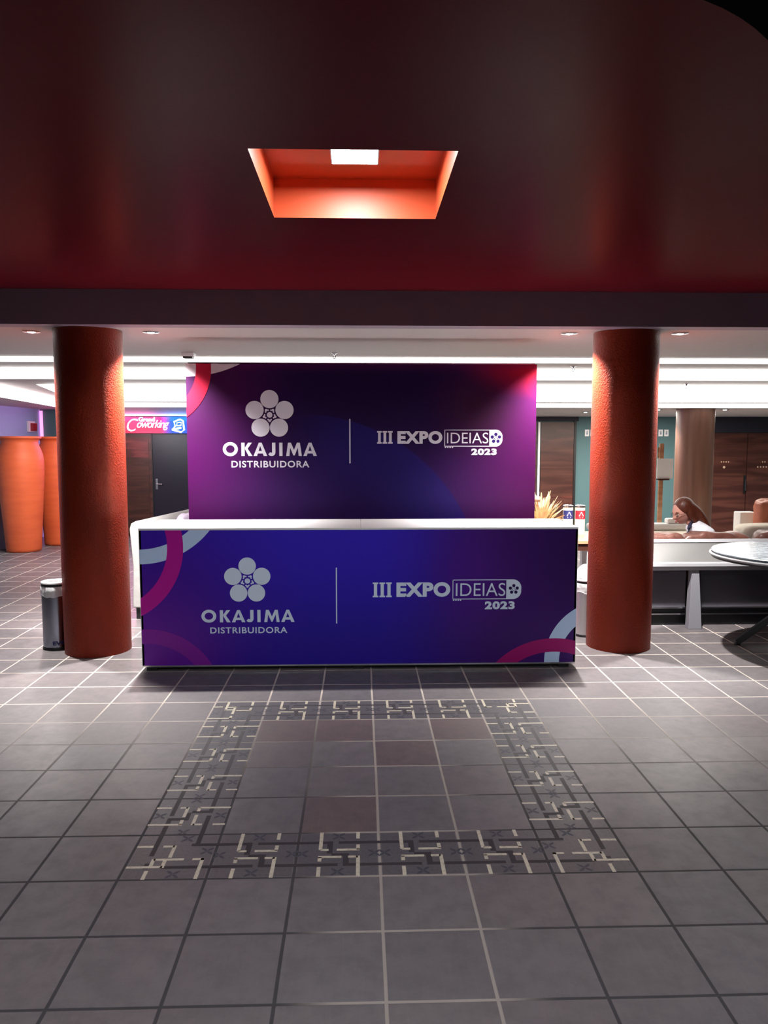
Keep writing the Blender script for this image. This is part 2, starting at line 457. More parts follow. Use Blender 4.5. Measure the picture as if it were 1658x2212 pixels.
def corner(tf):
    bar(tf, 0.03, 0.03, 0.97, 0.97, m_ground, 0.0006)
    H = CW / 2
    for (a, b, c, d) in ((.68, .72, 1, .78), (.44, .22, 1, .28), (.72, .72, .78, 1), (.22, .5, .28, 1), (.22, .22, .28, .34)):
        bar(tf, a, b, c, d, m_dark, 0.0010 + 0.0001 * (d - b > .1))
    def hb(v, a, b): bar(tf, a, v - H, b, v + H, m_cream, 0.0014)
    def vb(u, a, b): bar(tf, u - H, a, u + H, b, m_cream, 0.0014)
    hb(.72, .02, .22); hb(.72, .34, .48); vb(.48, .46, .74)
    hb(.42, .30, .66); vb(.30, .28, .44); hb(.26, .02, .44); vb(.44, .24, .40)
    vb(.28, 0, .18); hb(.42, .76, .90); vb(.88, 0, .44)
    leaves(tf, [(.9, .6), (.6, .1), (.6, .9)])
def tile_tf(i, j, rot=0, flip=False):
    x0 = TX0 + (i - 3) * TW; y0 = TY0 + j * TH
    def tf(u, v):
        if flip: u = 1 - u
        for _ in range(rot): u, v = v, 1 - u
        return (x0 + u * TW, y0 + v * TH)
    return tf
for i in range(6):
    for j in range(6):
        if i in (0, 5) and j in (0, 5):
            r = {(0, 0): (0, False), (5, 0): (0, True), (0, 5): (1, False), (5, 5): (2, False)}[(i, j)]
            corner(tile_tf(i, j, *r))
        elif j in (0, 5): motif(tile_tf(i, j))
        elif i in (0, 5): motif(tile_tf(i, j, 1))
struct(fb.build('floor'))

# red lacquered ceiling with the square recess
ZC = 3.24
RX0, RX1, RY0, RY1, RZ = -0.495, 0.440, 3.572, 4.633, 3.46
cb = MB()
edge_pts = [(-3.0, 0.9), (-1.0, 1.55), (0.3, 2.1), (0.70, 2.25), (0.88, 2.31), (0.998, 2.362), (1.085, 2.408), (1.163, 2.458), (1.24, 2.517), (1.316, 2.585), (1.45, 2.715), (1.6, 2.88), (2.4, 3.75), (4.2, 5.5)]
cb.add([(RX0, RY1, ZC), (RX1, RY1, ZC), (9.0, 6.8, ZC), (-9.0, 6.8, ZC)], [(0, 1, 2, 3)], m_red)
cb.add([(RX0, RY0, ZC), (RX0, RY1, ZC), (-9.0, 6.8, ZC), (-9.0, 0.0, ZC), (-3.0, 0.9, ZC)], [(0, 1, 2, 3, 4)], m_red)
# strip between the recess and the rounded edge
inner = [(RX0, RY0)] * 3 + [(RX1, RY0)] * 4 + [(RX1, RY1)] * 3
inner = [(RX0, RY0), (RX0, RY0), (RX0 + .5, RY0)] + [(RX1, RY0)] * 8 + [(RX1, RY0 + .2), (RX1, RY0 + .6), (RX1, RY1)]
for k in range(len(edge_pts) - 1):
    a, b = edge_pts[k], edge_pts[k + 1]; c, d = inner[k + 1], inner[k]
    if c == d: cb.add([(*a, ZC), (*b, ZC), (*c, ZC)], [(0, 1, 2)], m_red)
    else: cb.add([(*a, ZC), (*b, ZC), (*c, ZC), (*d, ZC)], [(0, 1, 2, 3)], m_red)
cb.add([(4.2, 5.5, ZC), (9.0, 6.8, ZC), (RX1, RY1, ZC)], [(0, 1, 2)], m_red)
# thickness of the rounded edge
cb.add([], [], m_upperdark)
for k in range(len(edge_pts) - 1):
    a, b = edge_pts[k], edge_pts[k + 1]
    cb.add([(*a, ZC), (*b, ZC), (*b, ZC + .36), (*a, ZC + .36)], [(0, 1, 2, 3)], m_upperdark)
struct(cb.build('ceiling'), 'dark red lacquered ceiling of the front bay')
nb = MB()
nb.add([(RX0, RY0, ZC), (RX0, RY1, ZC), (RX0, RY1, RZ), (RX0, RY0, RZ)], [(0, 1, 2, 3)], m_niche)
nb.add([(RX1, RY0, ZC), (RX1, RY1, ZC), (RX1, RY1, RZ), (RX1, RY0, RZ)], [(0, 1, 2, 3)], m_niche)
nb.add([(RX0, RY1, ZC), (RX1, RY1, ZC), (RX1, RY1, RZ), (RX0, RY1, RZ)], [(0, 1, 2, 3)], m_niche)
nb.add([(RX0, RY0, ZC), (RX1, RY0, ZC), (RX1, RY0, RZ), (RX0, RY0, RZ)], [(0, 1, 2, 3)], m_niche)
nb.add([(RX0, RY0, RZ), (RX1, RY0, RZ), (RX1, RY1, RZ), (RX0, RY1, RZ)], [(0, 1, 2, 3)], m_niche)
struct(nb.build('ceiling'), 'orange painted recess in the red ceiling around the square lamp')
ub = MB(); ub.box(-9, 9, -4, 6.8, 3.6, 3.7)
struct(ub.build('ceiling', m_upperdark), 'dark upper ceiling beyond the rounded red edge')

# beam
bb = MB(); bb.box(-9, 10, 6.8, 6.98, 2.945, 3.6)
struct(bb.build('trim_1', m_beam), 'long dark beam across the two red columns')

# stepped plaster ceiling of the lounge
Z1, Z2, Z3, Z4, ZL = 2.895, 2.757, 2.518, 2.456, 2.59
YA, YB, YCc, YD, YW = 9.443, 10.283, 11.30, 11.711, 15.95
pb = MB()
pb.box(-9, 10, 6.98, YA, 2.95, 3.2)
pb.box(-9, 10, YA + .03, YB, Z1, 3.2)
pb.box(-9, 10, YB + .03, YCc, Z2, 3.2)
pb.box(-9, 10, YCc, 16.2, 2.90, 3.2)
pb.box(-9, -3.55, YCc, 16.2, Z2, 2.90)
pb.prism([(-3.95, YCc + .03), (10, YCc + .03), (10, YD), (-3.95, YD)], 'z', Z3, 2.90)
pb.prism([(-3.95, YD + .03), (10, YD + .03), (10, 16.2), (-4.9, 16.2)], 'z', Z4, 2.90)
pb.prism([(-9, 10.8), (-5.13, 10.8), (-5.72, 15.0), (-5.85, 16.2), (-9, 16.2)], 'z', ZL, 2.90)
struct(pb.build('ceiling', m_plaster), 'stepped grey plaster ceiling over the lounge')

# luminous bands
def band(name_pts, label):
    b = MB(); b.add(name_pts, [(0, 1, 2, 3)]); b.add([(p[0], p[1] + .025, p[2]) for p in name_pts], [(3, 2, 1, 0)])
    for i in range(4):
        p, q = name_pts[i], name_pts[(i + 1) % 4]
        b.add([p, q, (q[0], q[1] + .025, q[2]), (p[0], p[1] + .025, p[2])], [(0, 1, 2, 3)])
    o = b.build('ceiling_light_band', m_glow)
    return tag(o, label, 'ceiling light', None)
band([(-9, YA, Z1), (10, YA, Z1), (10, YA, 2.95), (-9, YA, 2.95)], 'thin white light band nearest the beam, first step of the far ceiling')
band([(-9, YB, Z2), (10, YB, Z2), (10, YB, Z1), (-9, YB, Z1)], 'second white light band of the stepped ceiling, medium height')
band([(-4.05, YCc, Z3), (10, YCc, Z3), (10, YCc, Z2), (-4.62, YCc, Z2)], 'broadest white light band, third step of the far ceiling')
band([(-3.95, YD, Z4), (10, YD, Z4), (10, YD, Z3), (-3.95, YD, Z3)], 'narrow farthest white light band just above the back doors')
b = MB(); b.prism([(-5.12, 10.8), (-5.72, 15.0), (-5.84, 15.95), (-5.86, 15.95), (-5.74, 15.0), (-5.14, 10.8)], 'z', ZL, Z2)
tag(b.build('ceiling_light_band', m_glow), 'slanting white light band on the left above the terracotta jars', 'ceiling light')

# walls
def wallbox(name, x0, x1, y0, y1, z0, z1, m, label=None):
    b = MB(); b.box(x0, x1, y0, y1, z0, z1); return struct(b.build(name, m), label)
wallbox('wall_back', -9, 10, YW, YW + .2, 0, 2.9, m_teal, 'teal back wall of the lounge')
wallbox('wall_left', -6.68, -6.47, 9.0, YW, 0, ZL, m_blue, 'blue-grey side wall behind the terracotta jars')
wallbox('wall_right', 9.6, 9.8, 6.8, YW, 0, 2.9, m_teal, 'side wall right of the lounge')
# dark cladding pieces of the back wall
wallbox('wall_back', -6.12, -4.95, YW - .03, YW, 0, 2.35, m_navy, 'dark opening between the pink light strip and the sign')
wallbox('wall_back', 7.25, 9.5, YW - .05, YW, 2.125, 2.456, m_navy, 'navy panel over the double door')
wallbox('wall_back', 3.45, 4.50, YW - .03, YW, 2.36, 2.456, m_navy, 'dark head panel over the wooden leaf')
b = MB(); b.box(-4.90, -4.24, YW - .05, YW, 0, 2.10, m_wood); b.box(-4.84, -4.30, YW - .06, YW - .05, 1.62, 2.02, m_woodred)
b.box(-4.84, -4.30, YW - .06, YW - .05, .15, 1.56, m_wooddk)
struct(b.build('wall_back'), 'dark wooden cladding with a reddish upper panel left of the black door')

def lever(parent, x, y, z, s=1, m=m_chrome):
    b = MB(); b.box(x - .022, x + .022, y - .012, y, z - .11, z + .11)
    b.tube([(x, y, z), (x, y - .05, z)], .011); b.tube([(x, y - .05, z), (x + .12 * s, y - .05, z)], .011)
    return b.build('door_handle', m, parent, smooth=40)
# black door under the neon sign
d1 = MB(); d1.box(-4.22, -3.20, YW - .05, YW - .005, 0.005, 2.09, m_blackdoor)
d1.box(-4.24, -4.22, YW - .07, YW - .005, 0, 2.11, m_black); d1.box(-4.24, -3.18, YW - .07, YW - .005, 2.09, 2.11, m_black)
d1 = struct(d1.build('door_1'), 'black door under the neon sign')
lever(d1, -4.15, YW - .05, 1.08)
# wooden leaf at the right of the backdrop
d2 = MB(); d2.box(3.72, 4.40, YW - .05, YW - .005, 0.005, 2.34, m_wood)
d2.box(3.72, 4.40, YW - .056, YW - .05, .78, .80, m_woodred)
d2.box(4.405, 4.45, YW - .06, YW - .005, 0, 2.37, m_black)
d2 = struct(d2.build('door_2'), 'brown wooden leaf behind the dry plant')
b = MB(); b.box(3.655, 3.695, YW - .08, YW - .005, 0, 2.34)
struct(b.build('trim_2', m_white), 'white upright edge strip beside the wooden leaf')
b = MB(); b.box(3.45, 3.64, YW - .04, YW - .005, 0, 2.34)
struct(b.build('wall_back', m_wood), 'wooden cladding left of the white edge strip')
# double door
d3 = MB(); d3.box(7.27, 8.03, YW - .06, YW - .005, 0.005, 2.12, m_wood); d3.box(8.045, 8.80, YW - .06, YW - .005, 0.005, 2.12, m_wood)
d3.box(8.03, 8.045, YW - .04, YW - .005, 0, 2.12, m_black)
d3 = struct(d3.build('door_3'), 'dark wooden double door')
b = MB(); b.box(7.98, 8.02, YW - .075, YW - .06, .86, 1.24); b.tube([(8.0, YW - .075, 1.04), (8.0, YW - .12, 1.04)], .012); b.tube([(8.0, YW - .12, .92), (8.0, YW - .12, 1.16)], .014)
b.build('door_handle', m_black, d3, smooth=40)
b = MB()
for k in range(4): b.box(7.49 + k * .05, 7.51 + k * .05, YW - .064, YW - .06, 1.505, 1.535)
b.lathe([(0.026, 0), (0.026, .004)], (0, 0, 0), 16)
vs = b.v[-32:]; del b.v[-32:]
b.v += [(7.56 + q[0], YW - .061 - q[2], 1.41 + q[1]) for q in vs]
for k in range(2): b.box(8.36 + k * .05, 8.38 + k * .05, YW - .064, YW - .06, 1.505, 1.535)
for k in range(4): b.box(8.26 + k * .06, 8.285 + k * .06, YW - .064, YW - .06, 1.40, 1.43)
b.build('door_lettering', mat('door_print', (0.6, 0.42, 0.32), 0.5), d3)

# pink LED strip at the corner
b = MB(); b.box(-6.455, -6.415, YW - .06, YW - .001, 0, 2.56)
tag(b.build('led_strip', m_ledmag), 'upright pink light strip in the corner behind the jars', 'light strip')

# ------------------------------------------------------------------ COLUMNS
def column(x, y, r, h, m, label, name='column'):
    b = MB(); seg = 96; rings = 60; prof = []
    for i in range(rings + 1):
        z = h * i / rings
        prof.append((r + .003 * noise.noise(Vector((x, z * 1.5, 0))), z))
    b.lathe(prof, (x, y, 0), seg)
    return tag(b.build(name, m, smooth=60), label, 'column', 'round columns')
column(-2.463, 7.2, .297, 2.948, m_col, 'red stucco column left of the counter, beside the steel bin')
column(2.461, 7.2, .297, 2.948, m_col, 'red stucco column right of the counter, before the marble table')
column(5.27, 12.1, .288, Z4 - .002, m_colbrown, 'brown timber-faced column behind the seated woman')

# ------------------------------------------------------------------ TEXT AND ART HELPERS
def text_data(s, offset=0.0, shear=0.0, spacing=1.0, extrude=0.0):
    cu = bpy.data.curves.new('lettering', 'FONT'); cu.body = s; cu.offset = offset; cu.shear = shear
    cu.space_character = spacing; cu.extrude = extrude; cu.resolution_u = 5
    o = bpy.data.objects.new('lettering_tmp', cu); C.objects.link(o)
    dg = bpy.context.evaluated_depsgraph_get(); dg.update()
    me = bpy.data.meshes.new_from_object(o.evaluated_get(dg))
    vs = [v.co.copy() for v in me.vertices]; fs = [list(p.vertices) for p in me.polygons]
    bpy.data.objects.remove(o); bpy.data.curves.remove(cu); bpy.data.meshes.remove(me)
    return vs, fs
def text_fit(mb, s, x0, x1, z0, z1, y, m=None, depth=.001, **kw):
    vs, fs = text_data(s, extrude=.02, **kw)
    ax0 = min(v.x for v in vs); ax1 = max(v.x for v in vs); ay0 = min(v.y for v in vs); ay1 = max(v.y for v in vs)
    out = [(x0 + (v.x - ax0) / (ax1 - ax0) * (x1 - x0), y - (depth if v.z > 0 else 0), z0 + (v.y - ay0) / (ay1 - ay0) * (z1 - z0)) for v in vs]
    mb.add(out, fs, m)
def clip(poly, x0, x1, z0, z1):
    def cut(P, inside, inter):
        o = []
        for i in range(len(P)):
            a, b = P[i - 1], P[i]
            if inside(b):
                if not inside(a): o.append(inter(a, b))
                o.append(b)
            elif inside(a): o.append(inter(a, b))
        return o
    def ix(v): return lambda a, b: (v, a[1] + (b[1] - a[1]) * (v - a[0]) / (b[0] - a[0]))
    def iz(v): return lambda a, b: (a[0] + (b[0] - a[0]) * (v - a[1]) / (b[1] - a[1]), v)
    for ins, it in ((lambda p: p[0] >= x0, ix(x0)), (lambda p: p[0] <= x1, ix(x1)), (lambda p: p[1] >= z0, iz(z0)), (lambda p: p[1] <= z1, iz(z1))):
        if not poly: return []
        poly = cut(poly, ins, it)
    return poly
def arc(cx, cz, r0, r1, rect, y, m, name, parent, n=160, depth=.002, skip=None):
    b = MB()
    for k in range(n):
        a0 = 2 * PI * k / n; a1 = 2 * PI * (k + 1) / n
        P4 = [(cx + r1 * math.cos(a0), cz + r1 * math.sin(a0)), (cx + r1 * math.cos(a1), cz + r1 * math.sin(a1))]
        if r0 > 0: P4 += [(cx + r0 * math.cos(a1), cz + r0 * math.sin(a1)), (cx + r0 * math.cos(a0), cz + r0 * math.sin(a0))]
        else: P4 += [(cx, cz)]
        q = clip(P4, *rect)
        if len(q) >= 3: b.prism(q, 'y', y - depth, y)
    return b.build(name, m, parent)
def disc(b, cx, cz, r, y, depth=.001, n=28, m=None):
    b.prism([(cx + r * math.cos(2 * PI * k / n), cz + r * math.sin(2 * PI * k / n)) for k in range(n)], 'y', y - depth, y, m)

def okajima(b, x0, x1, z0, z1, y):
    W = x1 - x0; H = z1 - z0; S_ = W / 811.0; kk = [0]
    def T(px, py): return (x0 + (px - 357) * S_, z0 + (865 - py) * H / 118.0)
    def poly(*pts):
        kk[0] += 1; b.prism([T(*p) for p in pts], 'y', y - .0008 - .00003 * kk[0], y)
    def ringp(cx, cy, r0x, r0y, r1x, r1y, a0, a1, n):
        for k in range(n):
            t0 = math.radians(a0 + (a1 - a0) * k / n); t1 = math.radians(a0 + (a1 - a0) * (k + 1) / n)
            b.prism([T(cx + r1x * math.cos(t0), cy - r1y * math.sin(t0)), T(cx + r1x * math.cos(t1), cy - r1y * math.sin(t1)),
                     T(cx + r0x * math.cos(t1), cy - r0y * math.sin(t1)), T(cx + r0x * math.cos(t0), cy - r0y * math.sin(t0))], 'y', y - .001, y)
    ringp(422, 807, 37, 33, 65, 60, 0, 360, 40)                                  # O
    poly((517, 752), (546, 752), (546, 865), (517, 865))                            # K
    poly((546, 797), (576, 752), (609, 752), (560, 818)); poly((548, 806), (566, 794), (612, 865), (579, 865))
    for ox in (622, 1053):                                                          # A
        poly((ox, 865), (ox + 47, 752), (ox + 62, 765), (ox + 30, 865)); poly((ox + 47, 752), (ox + 71, 752), (ox + 118, 865), (ox + 88, 865), (ox + 54, 768))
        poly((ox + 34, 822), (ox + 84, 822), (ox + 92, 844), (ox + 26, 844))
    poly((783, 752), (812, 752), (812, 832), (783, 832)); ringp(781, 832, 2, 6, 31, 33, -90, 0, 8)   # J
    poly((781, 838), (781, 865), (760, 862), (750, 850), (766, 834))
    poly((845, 752), (873, 752), (873, 865), (845, 865))                            # I
    poly((905, 865), (921, 752), (944, 752), (932, 865)); poly((1040, 865), (1024, 752), (1001, 752), (1013, 865))   # M
    poly((922, 752), (946, 752), (983, 838), (973, 861), (967, 861)); poly((1023, 752), (999, 752), (962, 838), (972, 861), (978, 861))

def artwork(parent, fx, fz, s, y, L, m_text, m_d):
    """logo and lettering; L holds design coordinates (sheet units), fx/fz map the sheet to metres on the face, s = metres per unit"""
    b = MB()
    cx, cy = L['flower']
    R = 19.4 * s
    for k in range(5):
        a = PI / 2 + k * 2 * PI / 5
        disc(b, fx(cx) + 33.6 * s * math.cos(a), fz(cy) + 33.6 * s * math.sin(a), R, y)
    disc(b, fx(cx), fz(cy), 6.0 * s, y)
    for k in range(5):
        a = -PI / 2 + k * 2 * PI / 5
        disc(b, fx(cx) + 12.6 * s * math.cos(a), fz(cy) + 12.6 * s * math.sin(a), 2.7 * s, y)
        for da in (-.32, .32):
            a2 = a + 2 * PI / 10 + da
            disc(b, fx(cx) + 10.5 * s * math.cos(a2), fz(cy) + 10.5 * s * math.sin(a2), 1.7 * s, y)
    b.build('flower_emblem', m_text, parent)
    b = MB()
    x0, x1, y0, y1 = L['name']; okajima(b, fx(x0), fx(x1), fz(y1), fz(y0), y)
    x0, x1, y0, y1 = L['sub']; text_fit(b, 'DISTRIBUIDORA', fx(x0), fx(x1), fz(y1), fz(y0), y, offset=.018, spacing=1.12)
    b.build('company_lettering', m_text, parent)
    b = MB(); x0, y0, y1 = L['line']; b.box(fx(x0) - 1.3 * s, fx(x0) + 1.3 * s, y - .001, y, fz(y1), fz(y0))
    b.build('divider_line', m_text, parent)
    b = MB()
    x0, x1, y0, y1 = L['three']
    wdt = (x1 - x0) / 3.25
    for k in range(3):
        c = x0 + wdt * .5 + k * (x1 - x0 - wdt) / 2
        b.box(fx(c - wdt * .27), fx(c + wdt * .27), y - .001, y, fz(y1 - 2), fz(y0 + 2))
        for (ya, yb) in ((y0, y0 + 3.5), (y1 - 3.5, y1)):
            b.box(fx(c - wdt * .47), fx(c + wdt * .47), y - .0011, y, fz(yb), fz(ya))
    x0, x1, y0, y1 = L['expo']; text_fit(b, 'EXPO', fx(x0), fx(x1), fz(y1), fz(y0), y, offset=.05, spacing=1.1)
    x0, x1, y0, y1 = L['year']; text_fit(b, '2023', fx(x0), fx(x1), fz(y1), fz(y0), y, offset=.05, spacing=1.12)
    x0, x1, y0, y1 = L['ideias']; text_fit(b, 'IDEIAS', fx(x0), fx(x1), fz(y1), fz(y0), y, offset=-.004)
    b.build('event_lettering', m_text, parent)
    b = MB(); x0, x1, y0, y1 = L['box']; t = 1.6 * s
    b.box(fx(x0), fx(x1), y - .001, y, fz(y0) - t, fz(y0)); b.box(fx(x0), fx(x1), y - .001, y, fz(y1), fz(y1) + t)
    b.box(fx(x0), fx(x0) + t, y - .001, y, fz(y1), fz(y0))
    for k in range(4): b.box(fx(x0 + 1 + k * 5), fx(x0 + 4 + k * 5), y - .001, y, fz(y1 + 3), fz(y1 + .5))
    # the D shape
    xd = L['d']; h = (y1 - y0) / 2; cyd = (y0 + y1) / 2; rr = h * .82
    pts = [(fx(x1), fz(y1)), (fx(xd - rr), fz(y1))]
    for k in range(1, 8):
        a = -PI / 2 + PI / 2 * k / 8; pts.append((fx(xd - rr + rr * math.cos(a)), fz(y1 - rr) + rr * s * math.sin(a)))
    for k in range(0, 8):
        a = PI / 2 * k / 8; pts.append((fx(xd - rr + rr * math.cos(a)), fz(y0 + rr) + rr * s * math.sin(a)))
    pts += [(fx(xd - rr), fz(y0)), (fx(x1), fz(y0))]
    b.prism(pts, 'y', y - .001, y)
    b.build('event_frame', m_text, parent)
    b = MB(); cxd = (x1 + xd) / 2
    for k in range(5):
        a = PI / 2 + k * 2 * PI / 5
        disc(b, fx(cxd) + 8.2 * s * math.cos(a), fz(cyd) + 8.2 * s * math.sin(a), 3.7 * s, y - .001, .0006, 16)
    for k in range(5):
        a = -PI / 2 + k * 2 * PI / 5
        disc(b, fx(cxd) + 3.4 * s * math.cos(a), fz(cyd) + 3.4 * s * math.sin(a), 1.1 * s, y - .001, .0006, 8)
    b.build('small_flower', m_d, parent)

# ------------------------------------------------------------------ COUNTER
CX0, CX1, CY0, CY1, CH = -1.862, 1.855, 6.5, 7.22, 1.222
ct = thing('reception_counter', (0, 6.85, 0), 'white-topped reception counter with blue and purple printed front, company logo and III EXPO lettering', 'counter')
b = MB(); b.box(CX0 + .004, CX1 - .004, CY0, CY0 + .02, .045, CH - .018); b.build('front_panel', m_cprint, ct)
b = MB(); b.box(CX0, CX0 + .02, CY0 + .0, CY1, .045, CH - .018); b.build('side_panel', m_white, ct)
b = MB(); b.box(CX1 - .02, CX1, CY0 + .0, CY1, .045, CH - .018); b.build('side_panel', m_white, ct)
for a, c in ((CX0, 0.0005), (0.0025, CX1)):
    b = MB(); b.box(a, c, CY0 - .004, CY1, CH - .018, CH); b.build('countertop', m_white, ct, bevel=.002)
b = MB(); b.box(CX0 + .02, CX1 - .02, CY1 - .02, CY1, .045, CH - .018); b.build('back_panel', m_white, ct)
b = MB(); b.box(CX0 + .005, CX1 - .005, CY0 - .002, CY0 + .03, .032, .045); b.build('bottom_rail', m_chrome, ct)
b = MB(); b.box(CX0 + .05, CX1 - .05, CY0 + .03, CY1 - .03, 0.012, .045); b.build('underframe', m_black, ct)
for x in (CX0 + .08, -.02, CX1 - .1):
    b = MB(); b.box(x - .045, x + .045, CY0 + .01, CY0 + .09, 0, .034); b.build('foot', m_black, ct)
sc = (CX1 - CX0) / 945.0
def fxc(px): return CX0 + (px - 301.0) * (CX1 - CX0) / 944.0
def fzc(py): return CH - .018 - (py - 1139.0) * (CH - .018 - .045) / 305.0
scz = (CH - .063) / 305.0
rect = (CX0 + .004, CX1 - .004, .045, CH - .018)
def carc(px, py, r0, r1, m, nm, dep): arc(fxc(px), fzc(py), r0 * scz, r1 * scz, rect, CY0, m, nm, ct, depth=dep)
carc(300, 1012.6, 169, 202, m_arcblue, 'printed_ring', .0012)
carc(226, 1175, 140, 175, m_arcmag, 'printed_ring', .0020)
carc(312, 1529, 135, 168, m_arcdim, 'printed_ring', .0012)
carc(1310, 1441, 105, 139, m_arcblue, 'printed_ring', .0012)
carc(1197, 1574.5, 155, 186, m_arcwine, 'printed_ring', .0020)
artwork(ct, fxc, fzc, scz, CY0, dict(flower=(530.2, 1253), name=(430.4, 629.8, 1317.5, 1346.4), sub=(448.7, 614.5, 1357.6, 1371.8),
        line=(721.4, 1223.8, 1350.8), three=(799.2, 841.4, 1258, 1291.5), expo=(851, 968, 1258, 1291.5), ideias=(980, 1088, 1260.8, 1290.3),
        box=(972.9, 1090, 1252.6, 1297.6), d=1122.8, year=(1043.5, 1109, 1302.4, 1321)), m_print, m_face_dark)

# ------------------------------------------------------------------ BACKDROP
BX0, BX1, BY, BH = -1.668, 1.712, 7.54, 2.69
bd = thing('display_backdrop', (0, 7.7, 0), 'tall dark purple fabric backdrop behind the counter with white company and event lettering', 'backdrop')
b = MB(); b.box(BX0, BX1, BY, BY + .01, .02, BH); b.build('printed_fabric', m_bprint, bd)
b = MB()
for x in (BX0, BX1 - .03): b.box(x, x + .03, BY + .01, BY + .26, .0, BH)
b.box(BX0 + .03, BX1 - .03, BY + .01, BY + .26, BH - .03, BH)
b.build('fabric_border', mat('fabric_border_pink', srgb(225, 175, 205), 0.7), bd, bevel=.012)
b = MB(); b.box(BX0 + .03, BX1 - .03, BY + .25, BY + .26, .02, BH - .03); b.build('fabric_back', m_white, bd)
def fxb(px): return BX0 + (px - 402.5) * (BX1 - BX0) / 752.0
def fzb(py): return BH - (py - 786.0) * (BH - 1.21) / 332.0
sb = (BX1 - BX0) / 752.0
rectb = (BX0, BX1, .05, BH)
arc(fxb(405), fzb(559.5), 0, 252 * sb, rectb, BY, m_arcgrey, 'printed_ring', bd, depth=.0012, n=240)
arc(fxb(327.6), fzb(795), 97 * sb, 129 * sb, rectb, BY, m_arcred, 'printed_ring', bd, depth=.002)
artwork(bd, fxb, fzb, sb, BY, dict(flower=(579.2, 895.4), name=(478, 679, 954, 984), sub=(496, 663, 994.5, 1009), line=(751, 904, 1000),
        three=(809.4, 843.6, 930, 957.5), expo=(853.7, 951, 930, 958), ideias=(961, 1051, 933.4, 957), box=(955.5, 1053, 927, 963.8), d=1081.7,
        year=(1014, 1069.5, 968, 982.5)), mat('print_lilac_white', (0.60, 0.58, 0.66), .5), m_face_dark)

# ------------------------------------------------------------------ CEILING LAMPS
lp = thing('ceiling_lamp', (-.025, 4.12, RZ), 'square white LED lamp in the ceiling recess above the floor pattern', 'lamp')
b = MB(); b.box(-.143, .093, 3.992, 4.253, RZ - .046, RZ - .040); b.build('diffuser', m_lamp, lp)
b = MB(); b.box(-.15, .10, 3.985, 4.26, RZ - .040, RZ)
b.box(-.15, -.144, 3.985, 4.26, RZ - .046, RZ - .040); b.box(.094, .10, 3.985, 4.26, RZ - .046, RZ - .040)
b.box(-.144, .094, 3.985, 3.991, RZ - .046, RZ - .040); b.box(-.144, .094, 4.254, 4.26, RZ - .046, RZ - .040)
b.build('mounting_frame', m_white, lp)

def downlight(x, y, z, power, label, group, r=.055, blend=1.0, ang=110, color=(1, .97, .93)):
    t = thing('recessed_downlight', (x, y, z), label, 'downlight', group)
    b = MB(); b.lathe([(r * .72, -.001), (r * 1.35, -.001), (r * 1.4, -.005), (r * .78, -.009)], (x, y, z), 28, capb=False, capt=False)
    b.build('trim_ring', m_chrome, t, smooth=40)
    b = MB(); b.lathe([(0.001, -.012), (r * .45, -.012), (r * .74, -.003)], (x, y, z), 24, capt=True)
    b.build('bulb', m_bulb, t, smooth=40)
    d = bpy.data.lights.new('spot', 'SPOT'); d.energy = power; d.spot_size = math.radians(ang); d.spot_blend = blend
    d.shadow_soft_size = .035; d.color = color
    o = bpy.data.objects.new('downlight_beam', d); C.objects.link(o); o.location = (x, y, z - .03)
    return t
downlight(-3.004, 7.29, 2.95, K_SPOT, 'bright downlight left of the left red column', 'downlights by the red columns')
downlight(-1.92, 7.29, 2.95, K_SPOT * 1.35, 'bright downlight right of the left red column, above the backdrop edge', 'downlights by the red columns')
downlight(1.946, 7.262, 2.95, K_SPOT * 1.35, 'bright downlight left of the right red column', 'downlights by the red columns')
downlight(2.975, 7.232, 2.95, K_SPOT, 'bright downlight right of the right red column, over the marble table', 'downlights by the red columns')
for x, y, lab in ((4.75, 12.3, 'small downlight just left of the brown timber column'), (5.83, 12.3, 'small downlight just right of the brown timber column'),
                  (7.9, 14.6, 'small downlight in front of the dark double door'), (3.9, 13.4, 'small downlight in front of the brown wooden leaf')):
    downlight(x, y, Z4, K_BACKSPOT, lab, 'lounge downlights', r=.05)

# sprinklers and detector
def sprinkler(x, y, z, label):
    t = thing('fire_sprinkler', (x, y, z), label, 'sprinkler', 'ceiling sprinklers')
    b = MB(); b.lathe([(.035, 0), (.035, -.006), (.014, -.012), (.012, -.03)], (x, y, z), 16, capt=True); b.build('body', m_chrome, t, smooth=40)
    b = MB(); b.tube([(x - .012, y, z - .03), (x - .014, y, z - .05), (x, y, z - .062), (x + .014, y, z - .05), (x + .012, y, z - .03)], .004, 6)
    b.lathe([(.004, -.06), (.026, -.064), (.026, -.068), (.002, -.068)], (x, y, z), 16); b.build('deflector', m_black, t)
sprinkler(-.292, 8.92, 2.95, 'small ceiling sprinkler above the middle of the backdrop')
sprinkler(-5.2, 11.9 - .9, Z2, 'small ceiling sprinkler above the terracotta jars')
sprinkler(2.69, 9.82, Z1, 'pale ceiling sprinkler between the first two light bands')
sprinkler(4.6, 10.9, Z2, 'ceiling sprinkler in front of the broad light band on the right')
sprinkler(7.0, 15.2, Z4, 'ceiling sprinkler near the dark double door')
t = thing('smoke_detector', (-1.947, 8.97, 2.95), 'white boxy detector on the ceiling above the left backdrop corner', 'smoke detector')
b = MB(); b.box(-2.02, -1.875, 8.90, 9.04, 2.905, 2.95); b.build('housing', m_white, t, bevel=.008)
b = MB(); b.box(-2.0, -1.895, 8.91, 9.03, 2.885, 2.905); b.build('sensor', m_black, t, bevel=.004)

